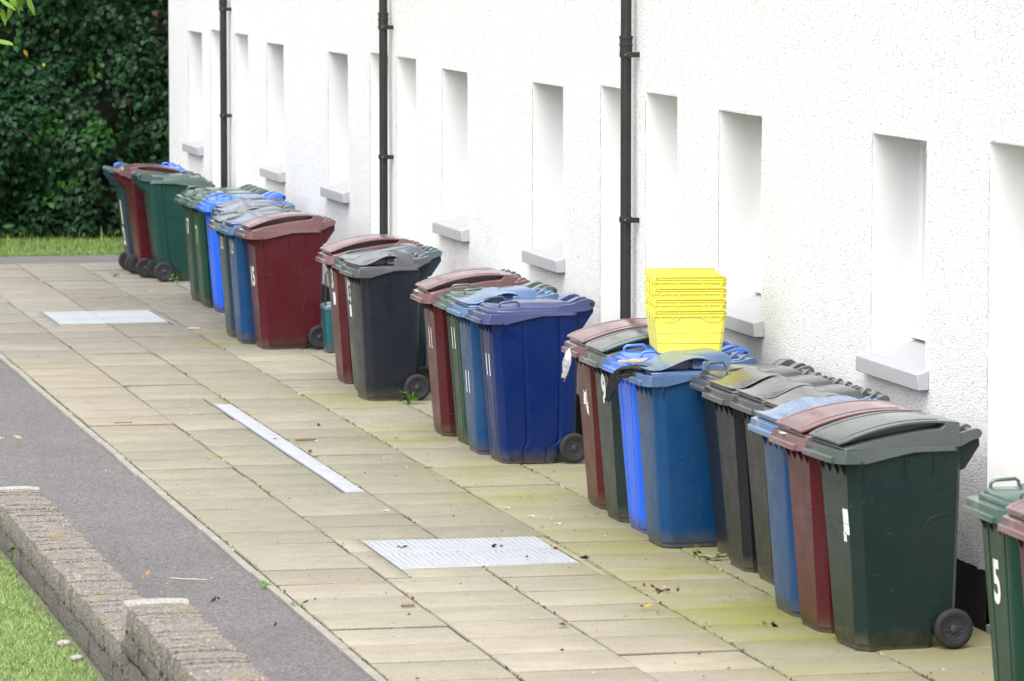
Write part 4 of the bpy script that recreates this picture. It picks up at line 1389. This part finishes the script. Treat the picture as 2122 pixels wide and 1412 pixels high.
# moss in the long joints
mv = []
for r in range(1, 5):
    for i in range(420):
        y = random.uniform(17.5, 46)
        if nz(r * 9.1, y * .8, 3.) < -.05: continue
        mv.append((ROWX[r] + random.gauss(0, .006), y))
for i in range(260): mv.append((-3.193 + random.gauss(0, .006), random.uniform(17.5, 44)))
V, F, C = [], [], []
for (x, y) in mv:
    o = len(V); s = random.uniform(.005, .016); z = .0
    h = s * .6
    k = 6
    V += [(x + s * random.uniform(.6, 1.2) * math.cos(6.28 * j / k) * .6, y + s * 1.8 * random.uniform(.6, 1.2) * math.sin(6.28 * j / k), -.006) for j in range(k)] + [(x, y, -.001 + h)]
    F += [(o + j, o + (j + 1) % k, o + k) for j in range(k)]
    c = random.choice(((.06, .05, .02), (.12, .12, .02), (.09, .11, .02), (.16, .15, .05), (.045, .035, .02), (.30, .27, .16)))
    C += [c] * (k + 1)
kk = NT('moss'); kk.base(attr(kk)); kk.rough(1)
tag(np_mesh('joint_moss', np.array(V), np.array(F), kk.m, colors=np.array(C)), 'moss and grit along the paving joints', 'moss', kind='stuff')

# ------------------------------------------------------------------ litter on the ground
def twig(x, y, L, ang, r, label, col=None):
    b = MB()
    pts = [(-L / 2 + L * i / 5, random.gauss(0, L * .02), r * .9 + abs(random.gauss(0, r * .15))) for i in range(6)]
    b.tube(pts, r, 7, r * .8)
    b.tube([pts[3], (pts[3][0] + L * .12, L * .08, r * 1.6)], r * .5, 6, r * .3)
    o = b.build('twig', col or M_twig2)
    o.location = (x, y, 0.0); o.rotation_euler = (0, 0, ang)
    return tag(o, label, 'twig', 'twigs lying on the paving')
M_twig2 = simple('dry_twig', (.19, .135, .075), .9, var=.5, scale=60)
M_twig3 = simple('pale_dry_twig', (.48, .42, .32), .9, var=.3, scale=60)
twig(-1.863, 30.254, .15, .02, .010, 'mossy brown twig right of the drain channel')
twig(-2.933, 31.604, .13, .1, .006, 'thin brown twig left of the drain channel, near the kerb')
twig(-2.663, 22.673, .07, .1, .008, 'short broken twig below the near manhole cover')
twig(-1.325, 38.941, .10, -.1, .009, 'pale dry twig beside the far manhole cover', M_twig3)
twig(-1.36, 28.55, .06, .2, .004, 'small brown twig in front of the navy bin')
twig(-1.97, 29.3, .05, .5, .004, 'small dark twig between drain channel and navy bin')
twig(-3.62, 23.9, .21, -.5, .003, 'long pale thin twig lying on the asphalt', M_twig3)
def dead_leaf(x, y, s, col, label, n=3, spread=.03):
    P = np.c_[rng.normal(0, spread, n), rng.normal(0, spread * .7, n), rng.uniform(.004, .02, n)]
    N = np.c_[rng.normal(0, .5, n), rng.normal(-.4, .5, n), np.ones(n)]; T = rng.normal(0, 1, (n, 3)); T[:, 2] *= .3
    o = leaves('dead_leaf', OVAL, P, N, T, rng.uniform(.55, 1.0, n) * s, np.array(col) * rng.uniform(.5, 1.1, (n, 1)), M_weed, fold=.5)
    o.location = (x, y, .006)
    return tag(o, label, 'leaf', 'dead leaves on the ground')
BR, YL, DK = (.10, .052, .026), (.34, .26, .05), (.03, .022, .015)
dead_leaf(-1.341, 24.214, .05, DK, 'dark clump of rotten leaves right of the near manhole cover', 5, .018)
dead_leaf(-1.435, 24.62, .04, BR, 'curled brown leaf at the right edge of the near manhole cover', 4, .02)
dead_leaf(-1.227, 22.90, .045, BR, 'row of curled brown leaves before the near burgundy bin', 5, .05)
dead_leaf(-1.29, 22.95, .05, DK, 'dark curled leaf left of the brown leaf row', 2, .01)
dead_leaf(-2.274, 24.843, .05, DK, 'dark dead leaf on the left of the near manhole cover', 3, .012)
dead_leaf(-1.735, 24.75, .06, DK, 'dark twisted leaf on the right half of the near manhole cover', 3, .02)
dead_leaf(-1.696, 24.233, .04, BR, 'small brown leaf on the near edge of the near manhole cover', 2, .015)
dead_leaf(-1.509, 22.298, .04, YL, 'yellow leaf on the paving below the near manhole cover', 2, .01)
dead_leaf(-1.49, 22.10, .05, (.16, .13, .07), 'flat tan leaf beside the yellow leaf', 1, .01)
dead_leaf(-2.04, 21.839, .04, BR, 'crumpled brown leaf in the bottom middle paving', 4, .012)
dead_leaf(-1.03, 21.62, .045, (.10, .06, .035), 'crumpled brown leaf in the joint before the near dark green bin', 4, .014)
dead_leaf(-3.729, 30.729, .06, (.40, .35, .22), 'pale leaf on the asphalt at the left', 2, .02)
dead_leaf(-3.836, 24.021, .04, (.36, .17, .06), 'orange leaf on the asphalt near the stone wall', 2, .012)
dead_leaf(-3.593, 23.139, .05, DK, 'dark leaf on the asphalt right of the stone wall end', 2, .006)
dead_leaf(-1.633, 31.156, .05, (.15, .05, .025), 'red-brown leaf near the far end of the drain channel', 2, .012)
dead_leaf(-1.95, 29.55, .04, (.14, .06, .03), 'red-brown leaf beside the middle of the drain channel', 2, .012)
dead_leaf(-2.70, 29.3, .05, YL, 'yellow leaf left of the drain channel', 2, .01)
dead_leaf(-3.42, 22.25, .04, BR, 'brown leaf on the asphalt near the kerb', 2, .012)
M_butt = simple('cigarette_paper', (.62, .40, .20), .8)
M_buttw = simple('cigarette_white', (.75, .73, .68), .8)
def butt(x, y, a, label):
    t = empty('cigarette_end', (x, y, .002), a, label, 'cigarette end', 'cigarette ends on the paving')
    b = MB(); b.tube([(-.018, 0, .004), (.008, 0, .004)], .004, 8); b.build('filter', M_butt, t)
    b = MB(); b.tube([(.0082, 0, .004), (.022, 0, .004)], .0039, 8); b.build('paper', M_buttw, t)
butt(-1.314, 26.416, .3, 'cigarette end on the paving left of the far burgundy bin')
butt(-1.256, 26.013, .1, 'cigarette end on the paving left of the dark green 9 bin')
butt(-1.18, 25.65, .2, 'cigarette end on the paving left of the bright blue crate bin')
butt(-2.05, 26.45, .2, 'cigarette end near the near end of the drain channel')
# crumbs of grit, petals and bark
V, F, C = [], [], []
for i in range(1150):
    if i < 750: x, y = random.uniform(-3.1, -.3), random.uniform(17.5, 46)
    elif i < 900: x, y = -4.15 + abs(random.gauss(0, .4)), random.uniform(17.5, 40)
    else: x, y = random.gauss(-.85, .25), random.uniform(20, 45)
    if x > -.05: continue
    s = random.uniform(.002, .007) * (1.5 if random.random() < .12 else 1); o = len(V); a = random.uniform(0, 6.28)
    q = [(s * 1.5, 0), (0, s), (-s * 1.2, 0), (0, -s * .8)]
    z0 = .003 if x > -3.2 else -.019
    V += [(x + u * math.cos(a) - v * math.sin(a), y + u * math.sin(a) + v * math.cos(a), z0) for u, v in q] + [(x, y, z0 + s * .9)]
    F += [(o + j, o + (j + 1) % 4, o + 4) for j in range(4)]
    C += [random.choice(((.06, .045, .03), (.10, .07, .045), (.5, .47, .41), (.16, .13, .09), (.035, .03, .025), (.28, .2, .1)))] * 5
tag(np_mesh('ground_litter', np.array(V), np.array(F), kk.m, colors=np.array(C)), 'scattered grit and plant crumbs on the ground', 'litter', kind='stuff')
# pale stones at the lawn edge
for x, y, s, lb in ((-4.565, 21.1, .03, 'white pebble at the lawn edge, nearer of the two by the stone wall'), (-4.57, 21.55, .035, 'grey-white pebble at the lawn edge, farther of the two by the stone wall')):
    bm = bmesh.new(); bmesh.ops.create_icosphere(bm, subdivisions=3, radius=s)
    for v in bm.verts:
        v.co *= 1 + .25 * nz(v.co.x * 18 + x, v.co.y * 18, v.co.z * 18); v.co.z *= .55
    me = bpy.data.meshes.new('pebble'); bm.to_mesh(me); bm.free(); me.materials.append(M_pale)
    me.polygons.foreach_set('use_smooth', [True] * len(me.polygons))
    o = bpy.data.objects.new('pebble', me); COL.objects.link(o); o.location = (x, y, .05)
    tag(o, lb, 'pebble', 'pebbles at the lawn edge')
